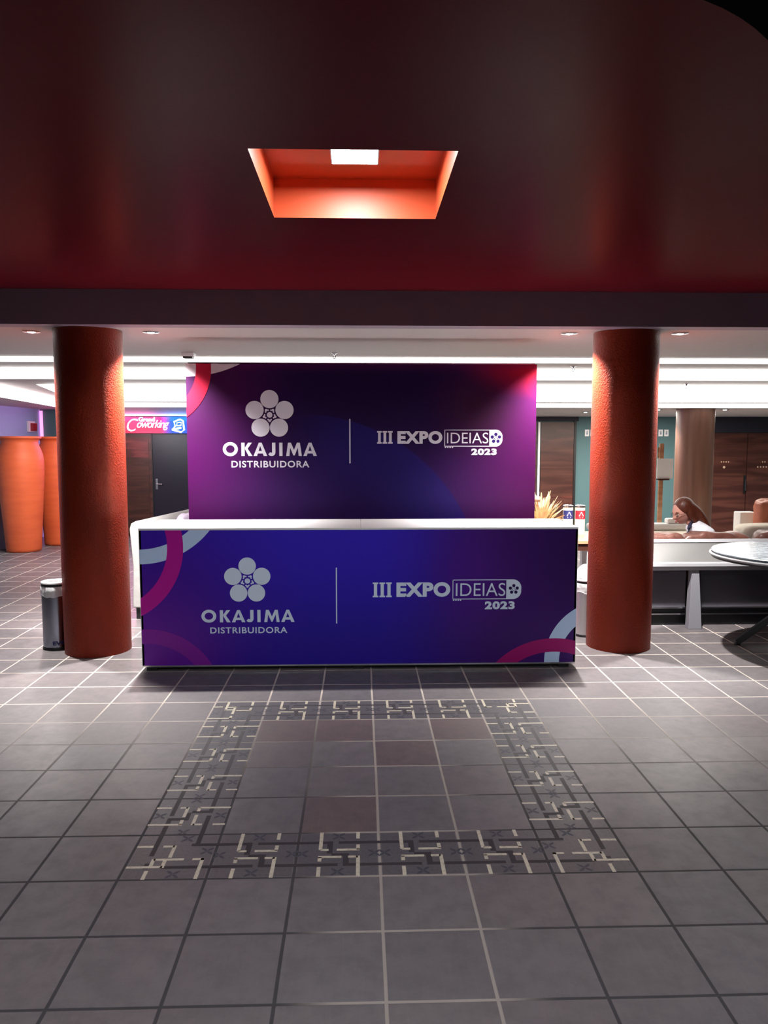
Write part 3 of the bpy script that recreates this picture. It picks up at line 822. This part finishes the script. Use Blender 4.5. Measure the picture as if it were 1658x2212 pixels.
# ------------------------------------------------------------------ NEON SIGN
sg = thing('neon_sign', (-4.2, YW, 2.28), 'glowing pink and blue neon sign reading Coworking over the black door', 'sign')
SY = YW - .09
b = MB(); b.box(-5.1, -3.35, SY, YW - .002, 2.11, 2.44); b.build('sign_panel', m_signpanel, sg)
b = MB(); text_fit(b, 'C', -4.70, -4.48, 2.15, 2.40, SY - .02, depth=.02, offset=-.012, shear=.35)
text_fit(b, 'oworking', -4.50, -3.86, 2.17, 2.375, SY - .02, depth=.02, offset=0.0, shear=.35, spacing=.86)
b.build('script_lettering', m_neonpink, sg)
b = MB(); text_fit(b, 'Grand', -4.46, -4.14, 2.345, 2.432, SY - .03, depth=.02, offset=.012); b.build('small_lettering', m_neonwhite, sg)
b = MB()
def loop(pts, r=.012): b.tube([(p[0], SY - .02, p[1]) for p in pts + pts[:1]], r, 6)
loop([(-3.80, 2.18), (-3.62, 2.13), (-3.56, 2.18), (-3.58, 2.36), (-3.64, 2.39), (-3.76, 2.34), (-3.74, 2.25)], .017)
loop([(-3.71, 2.26), (-3.62, 2.27), (-3.62, 2.33), (-3.70, 2.32)], .010)
b.tube([(-3.77, SY - .02, 2.19), (-3.62, SY - .02, 2.22)], .020, 6)
b.build('screen_icon', m_neonwhite, sg)
b = MB(); b.ball((-4.86, SY - .02, 2.37), .035, .012, .035); b.ball((-4.86, SY - .02, 2.24), .035, .012, .085); b.build('figure_icon', m_neonpink, sg)
for x, col, e in ((-4.5, (1, .25, .5), 26), (-3.65, (.12, .35, 1), 22)):
    d = bpy.data.lights.new('neon_glow', 'AREA'); d.size = .7; d.size_y = .15; d.shape = 'RECTANGLE'; d.energy = e * 2.2; d.color = col
    o = bpy.data.objects.new('neon_glow', d); C.objects.link(o); o.location = (x, SY - .08, 2.25); o.rotation_euler = (math.radians(-128), 0, 0)

# fire alarm, restroom plates
t = thing('fire_alarm', (-6.47, 15.45, 2.1), 'red and white alarm box on the blue side wall', 'alarm')
b = MB(); b.box(-6.47, -6.43, 15.30, 15.60, 2.13, 2.34); b.build('back_plate', m_white, t, bevel=.006)
b = MB(); b.box(-6.43, -6.38, 15.38, 15.58, 2.15, 2.30); b.build('alarm_body', m_redplastic, t, bevel=.01)
for x, lab in ((4.685, 'white restroom plate left of the right red column'), (4.80, 'white restroom plate half hidden behind the right red column'),
               (6.225, 'left one of the two white plates beside the brown column'), (6.345, 'right one of the two white plates beside the brown column')):
    t = thing('restroom_plate', (x, YW, 2.12), lab, 'sign plate', 'white plates on the teal wall')
    b = MB(); b.box(x - .045, x + .045, YW - .012, YW - .001, 2.05, 2.19); b.build('plate', m_white, t, bevel=.004)
    b = MB(); disc(b, x, 2.15, .013, YW - .012, .003, 12); b.box(x - .016, x + .016, YW - .015, YW - .012, 2.085, 2.132); b.build('pictogram', mat('pictogram_grey', (.25, .3, .4), .5), t)

# ------------------------------------------------------------------ JARS
def jar(x, y, label):
    prof = [(.27, 0), (.285, .01), (.29, .05), (.30, .2), (.33, .6), (.365, 1.1), (.385, 1.45), (.387, 1.6), (.375, 1.70), (.345, 1.80), (.315, 1.87), (.300, 1.92),
            (.300, 1.955), (.325, 1.985), (.355, 2.0), (.358, 2.02), (.345, 2.035), (.31, 2.03), (.285, 1.98), (.28, 1.9), (.32, 1.75), (.35, 1.5), (.30, .4)]
    t = MB()
    t.lathe([(r + .003 * math.sin(z * 31) * (0 < z < 1.7), z) for r, z in prof], (0, 0, 0), 64, capt=True)
    o = t.build('terracotta_jar', m_terra, smooth=50); o.location = (x, y, 0)
    return tag(o, label, 'jar', 'tall terracotta jars')
jar(-6.0, 13.87, 'tall terracotta jar at the left edge, the nearer of the two')
jar(-5.70, 14.80, 'tall terracotta jar half hidden behind the left red column')

# ------------------------------------------------------------------ BINS
def bin_(x, y, r, h, label, bulge, letters):
    t = thing('waste_bin', (x, y, 0), label, 'bin', 'round steel waste bins')
    b = MB(); b.lathe([(r, .02), (r, h - .10)], (x, y, 0), 48, capt=False); b.build('steel_body', m_steel_lit if bulge else m_steel, t, smooth=40)
    b = MB(); b.lathe([(r * .99, 0), (r * 1.03, .004), (r * 1.03, .018), (r, .024)], (x, y, 0), 48); b.build('base_ring', m_black, t, smooth=40)
    b = MB(); seg = 64; vs = []; fs = []
    for i, (rr, zz) in enumerate(((1.01, h - .13), (1.06, h - .135), (1.05, h - .09), (1.03, h - .045), (.99, h - .04))):
        for k in range(seg):
            a = 2 * PI * k / seg; q = r * (rr + .035 * noise.noise(Vector((math.cos(a) * 3, math.sin(a) * 3, i * .6))))
            dz = .018 * noise.noise(Vector((math.cos(a) * 2.2, math.sin(a) * 2.2, 5))) if i < 2 else 0
            vs.append((x + q * math.cos(a), y + q * math.sin(a), zz + dz))
    for i in range(4):
        for k in range(seg): fs.append((i * seg + k, i * seg + (k + 1) % seg, (i + 1) * seg + (k + 1) % seg, (i + 1) * seg + k))
    b.add(vs, fs); b.build('bag_collar', m_bag, t, smooth=60)
    b = MB(); b.lathe([(r * .98, h - .05), (r * 1.0, h - .048), (r * 1.0, h - .022), (r * .97, h - .02)], (x, y, 0), 48, capb=False, capt=False); b.build('dark_band', m_black, t, smooth=40)
    b = MB(); b.lathe([(r * 1.01, h - .02), (r * 1.03, h - .012), (r * 1.0, h - .003), (r * .8, h), (r * .62, h - .004), (r * .6, h - .02), (r * .6, h - .3)], (x, y, 0), 48, capt=True, capb=False); b.build('rim', m_white, t, smooth=50)
    if bulge:
        b = MB(); b.ball((x, y, h + .01), r * .95, r * .95, .13, 32, 14, wr=.12); b.build('bag_bulge', m_bag, t, smooth=60)
    if letters:
        vs, fs = text_data(letters, offset=.055, extrude=.01)
        ax = min(v.x for v in vs); wd = max(v.x for v in vs) - ax; ay = min(v.y for v in vs); hh = max(v.y for v in vs) - ay
        b = MB(); out = []
        for v in vs:
            a = math.radians(-88) + (v.x - ax) / wd * .115 / r + 0.03
            q = r + (.002 if v.z > 0 else .0003)
            out.append((x + q * math.cos(a), y + q * math.sin(a), .045 + (v.y - ay) / hh * .04))
        b.add(out, fs); b.build('lettering', m_navytext, t)
    return t
bin_(-2.885, 7.30, .122, .64, 'steel waste bin with white bag left of the left red column', False, 'EVC')
bin_(2.275, 7.62, .130, .58, 'steel waste bin with bulging white bag between counter and right column', True, None)

# ------------------------------------------------------------------ SIDE TABLE WITH PLANT AND CANISTERS
tb = thing('side_table', (2.15, 8.6, 0), 'wooden side table with dark edge behind the right end of the counter', 'table')
b = MB(); b.box(1.55, 2.74, 8.2, 9.1, .845, .88); b.build('tabletop', m_woodtable, tb, bevel=.004)
b = MB(); b.box(1.57, 2.72, 8.215, 9.08, .77, .845); b.build('apron', m_wooddk, tb)
for x in (1.62, 2.66):
    for y in (8.26, 9.02):
        b = MB(); b.prism([(x - .04, 0), (x + .04, 0), (x + .05, .77), (x - .05, .77)], 'y', y - .04, y + .04); b.build('leg', m_white, tb)
b = MB(); b.box(2.45, 2.62, 8.22, 8.24, .35, .77); b.build('end_panel', m_white, tb)

def canister(x, y, mlab, label):
    t = thing('canister', (x, y, .88), label, 'canister', 'labelled canisters on the side table')
    r = .058
    b = MB(); b.lathe([(r, 0), (r, .30), (r * .96, .31)], (x, y, .88), 32); b.build('steel_body', m_fabcream, t, smooth=40)
    b = MB(); b.lathe([(r * 1.02, .31), (r * 1.02, .328), (r * .7, .338)], (x, y, .88), 32); b.build('lid', m_chrome, t, smooth=40)
    b = MB(); seg = 12
    def cyl(a0, a1, z0, z1, q, m):
        vs = []; fs = []
        for k in range(seg + 1):
            a = a0 + (a1 - a0) * k / seg
            for z_ in (z0, z1): vs.append((x + q * math.cos(a), y + q * math.sin(a), z_))
        for k in range(seg): fs.append((2 * k, 2 * k + 2, 2 * k + 3, 2 * k + 1))
        b.add(vs, fs)
    cyl(-PI * .92, -PI * .08, .88 + .175, .88 + .275, r + .001, mlab); lab = b.build('label', mlab, t)
    b = MB()
    def seg_(p, q, wd=.0045):
        d = Vector((q[0] - p[0], q[1] - p[1])).normalized(); n = Vector((-d.y, d.x)) * wd
        pts = [(p[0] + n.x, p[1] + n.y), (q[0] + n.x, q[1] + n.y), (q[0] - n.x, q[1] - n.y), (p[0] - n.x, p[1] - n.y)]
        vs = []
        for pp in pts:
            a = -PI / 2 + pp[0] / r; vs.append((x + (r + .0025) * math.cos(a), y + (r + .0025) * math.sin(a), .88 + pp[1]))
        b.add(vs, [(0, 1, 2, 3)])
    tri = [(-.024, .212), (0, .258), (.024, .212)]
    for k in range(3): seg_(tri[k], tri[(k + 1) % 3])
    seg_((-.018, .193), (.018, .193), .004)
    b.build('triangle_mark', m_white, lab)
canister(2.40, 8.85, m_bluelab, 'white canister with blue triangle label beside the dry plant')
canister(2.535, 8.83, m_redlab, 'white canister with red triangle label against the right red column')

pl = thing('dried_plant', (2.02, 8.55, .88), 'dry cream and olive leafed plant beside the backdrop edge', 'plant')
b = MB(); b.lathe([(.06, 0), (.085, .03), (.095, .09), (.08, .13), (.085, .14), (.07, .14), (.06, .05)], (2.02, 8.55, .88), 28); b.build('pot', m_fabw, pl, smooth=50)
def leafset(n, m, nm, seed, lmin, lmax, wd):
    rnd_ = random.Random(seed); b = MB()
    for k in range(n):
        a = rnd_.uniform(0, 2 * PI); L = rnd_.uniform(lmin, lmax); spread = rnd_.uniform(.25, 1.0); drp = rnd_.uniform(.0, .5)
        pts = []
        for i in range(6):
            t_ = i / 5; rr = L * spread * t_; zz = L * (1.15 - spread * .75) * t_ * (1.3 - drp * t_ * .9)
            pts.append(Vector((2.02 + rr * math.cos(a), 8.55 + rr * math.sin(a) * .9, .99 + zz)))
        side = Vector((-math.sin(a), math.cos(a), rnd_.uniform(-.5, .5))).normalized()
        vs = []; fs = []
        for i, p in enumerate(pts):
            wv_ = wd * (math.sin(PI * (i + .6) / 6.2)) * rnd_.uniform(.9, 1.1)
            vs += [p - side * wv_, p + Vector((0, 0, wv_ * .3)), p + side * wv_]
        for i in range(5): fs += [(3 * i, 3 * i + 1, 3 * i + 4, 3 * i + 3), (3 * i + 1, 3 * i + 2, 3 * i + 5, 3 * i + 4)]
        b.add(vs, fs)
    o = b.build(nm, m, pl, smooth=60); o['kind'] = 'stuff'; return o
leafset(210, m_grassd, 'dry_leaves', 3, .14, .40, .017)
leafset(40, m_grassg, 'olive_leaves', 5, .12, .32, .011)
b = MB(); b.ball((1.955, 8.5, 1.31), .055, .05, .032, 20, 12, wr=.2); b.tube([(2.0, 8.54, .98), (1.965, 8.51, 1.30)], .005); b.build('seed_pod', m_pod, pl, smooth=60)

# ------------------------------------------------------------------ LEFT SOFA
ls = thing('white_sofa', (-2.1, 9.2, 0), 'white sofa end and backrest between the left red column and the counter', 'sofa')
Rz = Matrix.Translation((-2.50, 8.42, 0)) @ Matrix.Rotation(math.radians(-9.5), 4, 'Z')
def lpt(mb, pts, a, b_, **k):
    n0 = len(mb.v); mb.prism(pts, 'y', a, b_); mb.v[n0:] = [tuple(Rz @ Vector(q)) for q in mb.v[n0:]]
b = MB(); n = 14; sec = []
prof = [(0, .13), (.02, .6), (-.01, 1.0), (.01, 1.06), (.06, 1.085), (.12, 1.07), (.15, 1.02), (.20, .6), (.20, .13)]
lpt(b, prof, 0.0, 2.2); b.build('backrest', m_fabw, ls, smooth=50, bevel=.015)
b = MB(); lpt(b, [(.20, .13), (.22, .66), (.28, .72), (.95, .70), (.98, .62), (.98, .13)], 0.0, .2); b.build('armrest', m_fabw, ls, bevel=.02)
b = MB(); lpt(b, [(.20, .13), (.20, .46), (.95, .46), (.95, .13)], .2, 2.2); b.build('seat', m_fabw, ls, bevel=.03)
b = MB(); lpt(b, [(.03, 0), (.03, .13), (.92, .13), (.92, 0)], .03, 2.17); b.build('plinth', m_black, ls)
def pillow(name, c, rx, ry, rz, M, m, label, cat='cushion', wr=.1, seed=0, group=None):
    b = MB(); b.ball((0, 0, 0), rx, ry, rz, 36, 20, .45, wr=wr, seed=seed)
    o = b.build(name, m, smooth=60); o.matrix_world = Matrix.Translation(c) @ M
    return tag(o, label, cat, group)
Mt = Matrix.Rotation(math.radians(-9.5), 4, 'Z') @ Matrix.Rotation(math.radians(8), 4, 'Y')
m_lilac = mat('fabric_lilac', (.55, .46, .60), .8); m_tan = mat('fabric_tan', (.62, .38, .22), .8)
pillow('cushion', (-2.10, 9.2, .83), .06, .22, .26, Mt, m_lilac, 'lilac cushion on the white sofa, nearer one')
pillow('cushion', (-2.02, 9.8, .85), .06, .24, .27, Mt, m_tan, 'tan cushion on the white sofa, next to the backdrop edge')

# ------------------------------------------------------------------ RIGHT SOFA
rs = thing('lounge_sofa', (4.2, 8.3, 0), 'long sofa with pale sloped back panel and dark lower panels behind the marble table', 'sofa')
X0, X1 = 2.82, 6.2
b = MB(); b.prism([(7.92, .685), (8.12, .875), (8.14, .888), (8.17, .875), (8.17, .64), (7.94, .64)], 'x', X0, X1); b.build('back_panel', m_grey, rs, bevel=.008)
b = MB(); b.prism([(8.10, .872), (8.13, .902), (8.17, .902), (8.185, .877), (8.17, .86)], 'x', X0, X1); b.build('top_edge', m_railw, rs, bevel=.006)
b = MB(); b.prism([(7.88, .682), (7.93, .69), (7.95, .64), (7.95, .60), (7.89, .605), (7.87, .65)], 'x', X0, X1); b.build('rail', m_railw, rs, bevel=.006)
for x in (3.49, 5.6):
    b = MB(); vs = []
    for (xa, xb, yy, zz) in ((x - .025, x + .05, 7.90, .62), (x - .085, x + .055, 7.80, 0)):
        for yq in (yy, yy + .09): vs += [(xa, yq, zz), (xb, yq, zz)]
    vs = [(v[0], v[1], v[2]) for v in vs]
    b.add(vs, [(0, 1, 3, 2), (4, 6, 7, 5), (0, 4, 5, 1), (2, 3, 7, 6), (0, 2, 6, 4), (1, 5, 7, 3)]); b.build('leg', m_leggrey, rs, bevel=.004)
for a, c in ((X0, 3.44), (3.60, 5.55), (5.7, X1)):
    b = MB(); b.box(a, c, 7.99, 8.02, .20, .62); b.build('lower_panel', m_lower, rs)
    b = MB(); b.box(a, c, 7.965, 7.99, .185, .20); b.box(a, c, 7.975, 7.99, .115, .13); b.build('panel_edge', m_chrome, rs)
b = MB(); b.box(X0, X1, 8.0, 8.9, 0.0, .20); b.build('plinth', m_black, rs)
b = MB(); b.box(X0, X1, 8.02, 9.15, .20, .34); b.build('seat_base', m_black, rs)
for a, c, k in ((2.84, 3.68, 1), (3.70, 4.29, 2), (4.37, 5.2, 3), (5.22, 6.15, 4)):
    b = MB(); b.ball(((a + c) / 2, 8.73, .40), (c - a) / 2 - .005, .40, .085, 40, 16, .3, wr=.03, seed=k); b.build('seat_cushion', m_leather, rs, smooth=60)
for a, c, zt, k in ((2.84, 3.56, .945, 1), (3.50, 4.26, .955, 2), (4.34, 5.2, .985, 3), (5.22, 6.15, .96, 4)):
    b = MB(); b.ball(((a + c) / 2, 8.34, zt - .27), (c - a) / 2 + .01, .13, .27, 48, 24, .42, wr=.10, seed=k * 3.1); b.build('back_cushion', m_leather, rs, smooth=60)

# cream ottoman bench, far sofa, box and orange cushion
fs_ = thing('cream_sofa', (5.9, 10.4, 0), 'cream sofa with thick back behind the brown cushions at the right edge', 'sofa')
b = MB(); b.ball((6.15, 10.2, .70), 1.08, .20, .145, 48, 20, .35, wr=.04); b.build('backrest', m_fabcream, fs_, smooth=60)
b = MB(); b.box(5.15, 7.1, 10.1, 11.0, .1, .42); b.build('seat', m_fabcream, fs_, bevel=.04)
b = MB(); b.box(5.2, 7.05, 10.13, 10.95, 0, .1); b.build('plinth', m_black, fs_)
b = MB(); b.box(5.12, 7.12, 10.03, 10.33, .1, .62); b.build('back_support', m_fabcream, fs_, bevel=.03)
pillow('cushion', (5.80, 10.52, .915), .33, .15, .225, Matrix.Rotation(math.radians(4), 4, 'Y'), m_leatheror, 'large orange-brown leather cushion at the right edge', wr=.14, seed=4)
b = MB(); b.box(5.375, 5.62, 10.74, 10.95, .42, .945); tag(b.build('white_box', m_fabw2, bevel=.015), 'white square box left of the orange-brown cushion', 'box')
ws = thing('white_daybed', (4.2, 10.9, 0), 'low white daybed between the right red column and the seated woman', 'sofa')
b = MB(); b.box(3.3, 4.98, 10.6, 11.1, .12, .66); b.build('seat_block', m_fabcream, ws, bevel=.03)
b = MB(); b.box(3.3, 4.98, 10.98, 11.2, .66, .76); b.build('mattress', m_fabw2, ws, bevel=.04)
b = MB(); b.box(3.4, 4.9, 10.7, 11.1, 0, .12); b.build('plinth', m_black, ws)
ws2 = MB(); ws2.box(4.45, 4.75, 11.02, 11.16, .762, .83); tag(ws2.build('folded_towel', m_fabw2, bevel=.02), 'small white folded cloth on the daybed beside the easel', 'towel')

# easel with a white board
es = thing('easel', (4.5, 11.5, 0), 'wooden easel with white board between the right red column and the brown column', 'easel')
b = MB(); b.box(4.475, 4.535, 11.46, 11.50, .05, 1.915); b.build('mast', m_easel, es)
b = MB(); b.box(4.435, 4.46, 11.44, 11.46, 1.70, 1.86); b.build('side_rail', m_easel, es)
b = MB(); b.box(4.25, 4.76, 11.44, 11.52, 0, .05); b.box(4.475, 4.535, 11.2, 11.8, 0, .05); b.build('base', m_easel, es)
b = MB(); b.box(4.43, 4.60, 11.38, 11.46, 1.37, 1.395); b.build('tray', m_wooddk, es)
bo = MB(); bo.box(4.415, 4.655, 11.40, 11.415, 1.395, 1.69); tag(bo.build('white_board', m_fabw2), 'blank white board resting on the wooden easel', 'board')

# ------------------------------------------------------------------ MARBLE TABLE
mt = thing('marble_table', (4.05, 6.96, 0), 'round marble table with black slanting legs at the right edge', 'table')
c = (4.05, 6.96, 0)
b = MB(); b.lathe([(.70, .905), (.745, .908), (.755, .918), (.755, .925), (.75, .93)], c, 96); b.build('marble_top', m_marble, mt, smooth=30)
b = MB(); b.lathe([(.755, .880), (.765, .882), (.77, .895), (.765, .905), (.70, .906)], c, 96, capt=True); b.build('white_rim', m_railw, mt, smooth=30)
b = MB(); b.lathe([(.70, .855), (.75, .862), (.755, .880)], c, 96); b.build('underside', m_black, mt, smooth=30)
for k in range(4):
    a = math.radians(153 + 90 * k)
    p0 = Vector((c[0] + .49 * math.cos(a), c[1] + .49 * math.sin(a), .03)); p1 = Vector((c[0] - .02 * math.cos(a), c[1] - .02 * math.sin(a), .50)); p2 = Vector((c[0], c[1], .86))
    d = (p1 - p0).normalized(); n_ = Vector((-math.sin(a), math.cos(a), 0)) * .035; m__ = d.cross(n_).normalized() * .028
    b = MB(); vs = []
    for p in (p0, p1): vs += [p - n_ - m__, p + n_ - m__, p + n_ + m__, p - n_ + m__]
    b.add(vs, [(0, 1, 2, 3), (4, 7, 6, 5), (0, 4, 5, 1), (1, 5, 6, 2), (2, 6, 7, 3), (3, 7, 4, 0)]); b.build('leg', m_black, mt, bevel=.003)
    b = MB(); b.lathe([(.03, 0), (.03, .012), (.02, .02)], (p0.x, p0.y, 0), 16); b.build('foot_pad', m_black, mt, smooth=40)
b = MB(); b.lathe([(.045, .44), (.045, .82), (.16, .86)], c, 32); b.build('pedestal', m_black, mt, smooth=40)

# ------------------------------------------------------------------ SEATED WOMAN
wo = thing('person', (3.98, 8.85, 0), 'seated person with long auburn hair and white blouse, head bowed, behind brown cushions', 'person')
def skin_obj(name, nodes, edges, m, parent, sub=2):
    me = bpy.data.meshes.new(name)
    me.from_pydata([tuple(Vector(q[0]) - wo.location) for q in nodes], edges, []); me.materials.append(m)
    o = bpy.data.objects.new(name, me); C.objects.link(o); o.parent = parent
    sm = o.modifiers.new('skin', 'SKIN'); sm.use_smooth_shade = True
    for i, q in enumerate(nodes):
        r = q[1] if isinstance(q[1], tuple) else (q[1], q[1])
        me.skin_vertices[0].data[i].radius = r
    me.skin_vertices[0].data[0].use_root = True
    s2 = o.modifiers.new('sub', 'SUBSURF'); s2.levels = sub; s2.render_levels = sub
    return o
hc = Vector((3.745, 8.85, 1.13))
body = [((3.99, 8.82, .56), (.15, .16)), ((4.00, 8.82, .70), .125), ((3.98, 8.83, .83), (.13, .13)), ((3.93, 8.84, .925), (.10, .10)), ((3.865, 8.845, .985), .050), ((3.80, 8.85, 1.06), .055),
        ((3.95, 8.70, .875), .050), ((3.86, 8.64, .70), .042), ((3.66, 8.74, .66), .033), ((3.59, 8.80, .69), .026),
        ((3.95, 8.97, .875), .050), ((3.86, 9.05, .70), .042), ((3.66, 8.96, .68), .033), ((3.60, 8.91, .71), .026),
        ((3.92, 8.74, .55), .085), ((3.66, 9.02, .56), .065), ((3.62, 9.28, .12), .042), ((3.54, 9.34, .045), .038), ((3.46, 9.38, .04), .03),
        ((3.95, 8.95, .55), .085), ((3.74, 9.16, .56), .065), ((3.72, 9.36, .12), .042), ((3.64, 9.42, .045), .038), ((3.56, 9.46, .04), .03)]
bedges = [(0, 1), (1, 2), (2, 3), (3, 4), (4, 5), (3, 6), (6, 7), (7, 8), (8, 9), (3, 10), (10, 11), (11, 12), (12, 13), (0, 14), (14, 15), (15, 16), (16, 17), (17, 18), (0, 19), (19, 20), (20, 21), (21, 22), (22, 23)]
skin_obj('body', body, bedges, m_skin, wo)
for (wx, wy, wz, sd) in ((3.59, 8.80, .69, 1), (3.60, 8.91, .71, -1)):
    W = Vector((wx, wy, wz))
    nodes = [(W, .022), (W + Vector((-.045, .01 * sd, .01)), (.030, .020)), (W + Vector((-.075, .012 * sd, .012)), (.030, .016))]
    ed = [(0, 1), (1, 2)]
    for k, (dy, L) in enumerate(((-.027, .060), (-.009, .068), (.009, .064), (.027, .050))):
        bI = len(nodes)
        nodes += [(W + Vector((-.085, dy, .014)), .0095), (W + Vector((-.085 - L * .5, dy * 1.1, .022)), .0085), (W + Vector((-.085 - L * .8, dy * 1.05, .004)), .0075)]
        ed += [(2, bI), (bI, bI + 1), (bI + 1, bI + 2)]
    bI = len(nodes); nodes += [(W + Vector((-.045, .035 * sd, .02)), .010), (W + Vector((-.075, .05 * sd, .03)), .0085)]
    ed += [(1, bI), (bI, bI + 1)]
    skin_obj('hand', nodes, ed, m_skin, wo, 1)
# head: shaped skull with brow, nose, lips, chin; faces -x, bowed
def head_mesh():
    b = MB(); su, sv = 48, 36; vs = []; fs = []
    for i in range(sv + 1):
        ph = -PI / 2 + PI * i / sv
        for k in range(su):
            th = 2 * PI * k / su
            d = Vector((math.cos(ph) * math.cos(th), math.cos(ph) * math.sin(th), math.sin(ph)))
            q = Vector((d.x * .098, d.y * .076, d.z * .118))
            front = max(0, d.x)
            if q.z < 0:                                            # jaw narrows
                t_ = min(1, -q.z / .118); q.y *= 1 - .32 * t_; q.x *= 1 - .10 * t_ * (1 if d.x < 0 else .2)
                if d.x < 0: q.x *= 1 - .35 * t_
            def g_(y0, z0, sy, sz): return math.exp(-((q.y - y0) / sy) ** 2 - ((q.z - z0) / sz) ** 2) if front > 0.3 else 0
            q.x += .026 * g_(0, -.022, .012, .016) + .012 * g_(0, .0, .010, .022)      # nose
            q.x += .010 * g_(0, -.055, .020, .007) + .007 * g_(0, -.067, .018, .006)   # lips
            q.x += .014 * g_(0, -.094, .022, .014)                                      # chin
            q.x -= .012 * (g_(.032, .008, .014, .011) + g_(-.032, .008, .014, .011))    # sockets
            q.x += .006 * g_(0, .034, .05, .012)                                        # brow
            vs.append(q)
    for i in range(sv):
        for k in range(su): fs.append((i * su + k, i * su + (k + 1) % su, (i + 1) * su + (k + 1) % su, (i + 1) * su + k))
    b.add(vs, fs); return b
HM = Matrix.Translation(hc) @ Matrix.Rotation(math.radians(14), 4, 'Z') @ Matrix.Rotation(math.radians(180), 4, 'Z') @ Matrix.Rotation(math.radians(22), 4, 'Y') @ Matrix.Scale(1.2, 4)
def hplace(b, name, m, parent, sm=60):
    b.v = [tuple(HM @ Vector(q)) for q in b.v]
    return b.build(name, m, parent, smooth=sm)
b = head_mesh()
for s_ in (1, -1):                                                   # ears
    b.ball((-.008, .076 * s_, -.008), .017, .008, .028, 14, 10)
head = hplace(b, 'head', m_skin, wo)
for s_ in (1, -1):
    b = MB(); b.ball((.082, .032 * s_, .006), .010, .011, .008, 16, 10); e = hplace(b, 'eye', mat('eye_white', (.7, .68, .66), .3), head)
    b = MB(); b.ball((.089, .032 * s_, .003), .0045, .006, .006, 12, 8); hplace(b, 'iris', m_black, head)
    b = MB(); b.tube([(.088, .016 * s_, .030), (.092, .032 * s_, .035), (.080, .050 * s_, .030)], .003, 6); hplace(b, 'eyebrow', m_hair, head)
b = MB(); b.ball((.104, 0, -.055), .006, .020, .005, 16, 8); b.ball((.102, 0, -.066), .006, .017, .005, 16, 8); hplace(b, 'lips', m_lips, head)
b = MB()
for s_ in (1, -1):
    ring_ = [(.099 - .006 * abs(math.cos(t)), .033 * s_ + .022 * math.cos(t), .006 + .016 * math.sin(t)) for t in [2 * PI * k / 16 for k in range(17)]]
    b.tube(ring_, .0018, 6); b.tube([(.092, .055 * s_, .010), (.05, .080 * s_, .008), (-.01, .084 * s_, .008)], .0018, 6)
b.tube([(.100, -.012, .008), (.104, 0, .012), (.100, .012, .008)], .0018, 6)
hplace(b, 'eyeglasses', m_black, head)
# hair: one remeshed mass of cap and falling locks
b = MB()
b.ball((-.028, 0, .034), .106, .092, .104, 32, 20)
b.ball((-.065, 0, -.02), .075, .086, .11, 28, 16)
for s_ in (1, -1):
    b.ball((-.035, .074 * s_, -.02), .045, .024, .085, 20, 14)
    b.ball((-.055, .070 * s_, -.09), .035, .024, .07, 20, 14)
b.v = [tuple(HM @ Vector(q)) for q in b.v]
for i in range(12):                                                  # hair down the back to the shoulder
    t_ = i / 11; p = Vector((3.80, 8.85, 1.20)).lerp(Vector((4.035, 8.83, .90)), t_) + Vector((.02 * math.sin(t_ * PI), 0, .035 * math.sin(t_ * PI)))
    b.ball(p, .075 - .030 * t_, .095 - .025 * t_, .07 - .012 * t_, 20, 12)
hair = b.build('hair', m_hair, wo, smooth=60)
# carve the face free: drop hair in front of the face plane
inv = HM.inverted()
bm = bmesh.new(); bm.from_mesh(hair.data)
for v_ in bm.verts:
    q = inv @ (v_.co + wo.location)
    if q.x > .02 + .5 * max(0, q.z) and q.z < .075: q.x = .02 + .5 * max(0, q.z) - .2 * (q.x - .02 - .5 * max(0, q.z)); v_.co = (HM @ q) - wo.location
bm.to_mesh(hair.data); bm.free()
rm = hair.modifiers.new('remesh', 'REMESH'); rm.mode = 'VOXEL'; rm.voxel_size = .009; rm.use_smooth_shade = True
sm_ = hair.modifiers.new('smooth', 'SMOOTH'); sm_.iterations = 3
# clothes follow the body
bl = [((3.99, 8.82, .58), (.165, .175)), ((4.00, 8.82, .70), (.145, .15)), ((3.985, 8.83, .83), (.15, .15)), ((3.93, 8.84, .92), (.15, .14)), ((3.865, 8.845, .97), .105),
      ((3.955, 8.69, .88), .085), ((3.87, 8.63, .72), .060), ((3.74, 8.70, .67), .052),
      ((3.955, 8.98, .88), .085), ((3.87, 9.06, .72), .060), ((3.74, 8.99, .69), .052)]
bl.append(((3.835, 8.845, 1.01), .078))
skin_obj('blouse', bl, [(0, 1), (1, 2), (2, 3), (3, 4), (4, 11), (3, 5), (5, 6), (6, 7), (3, 8), (8, 9), (9, 10)], m_blouse, wo)
tr = [((3.99, 8.83, .54), (.16, .17)), ((3.92, 8.74, .55), .10), ((3.66, 9.02, .56), .08), ((3.62, 9.27, .15), .06), ((3.95, 8.95, .55), .10), ((3.74, 9.16, .56), .08), ((3.72, 9.35, .15), .06)]
skin_obj('trousers', tr, [(0, 1), (1, 2), (2, 3), (0, 4), (4, 5), (5, 6)], m_trouser, wo)
b = MB(); b.tube([(3.80, 8.755, 1.00), (3.775, 8.735, .95), (3.765, 8.72, .90), (3.77, 8.71, .80)], .020, 10); b.tube([(3.86, 8.80, 1.03), (3.80, 8.775, 1.00)], .012, 8)
b.build('navy_lapel', m_navycloth, wo, smooth=60)
ph = MB(); ph.box(3.40, 3.53, 8.80, 8.90, .735, .743); tag(ph.build('mobile_phone', m_black, bevel=.003), 'dark phone held in the hands of the seated person', 'phone')
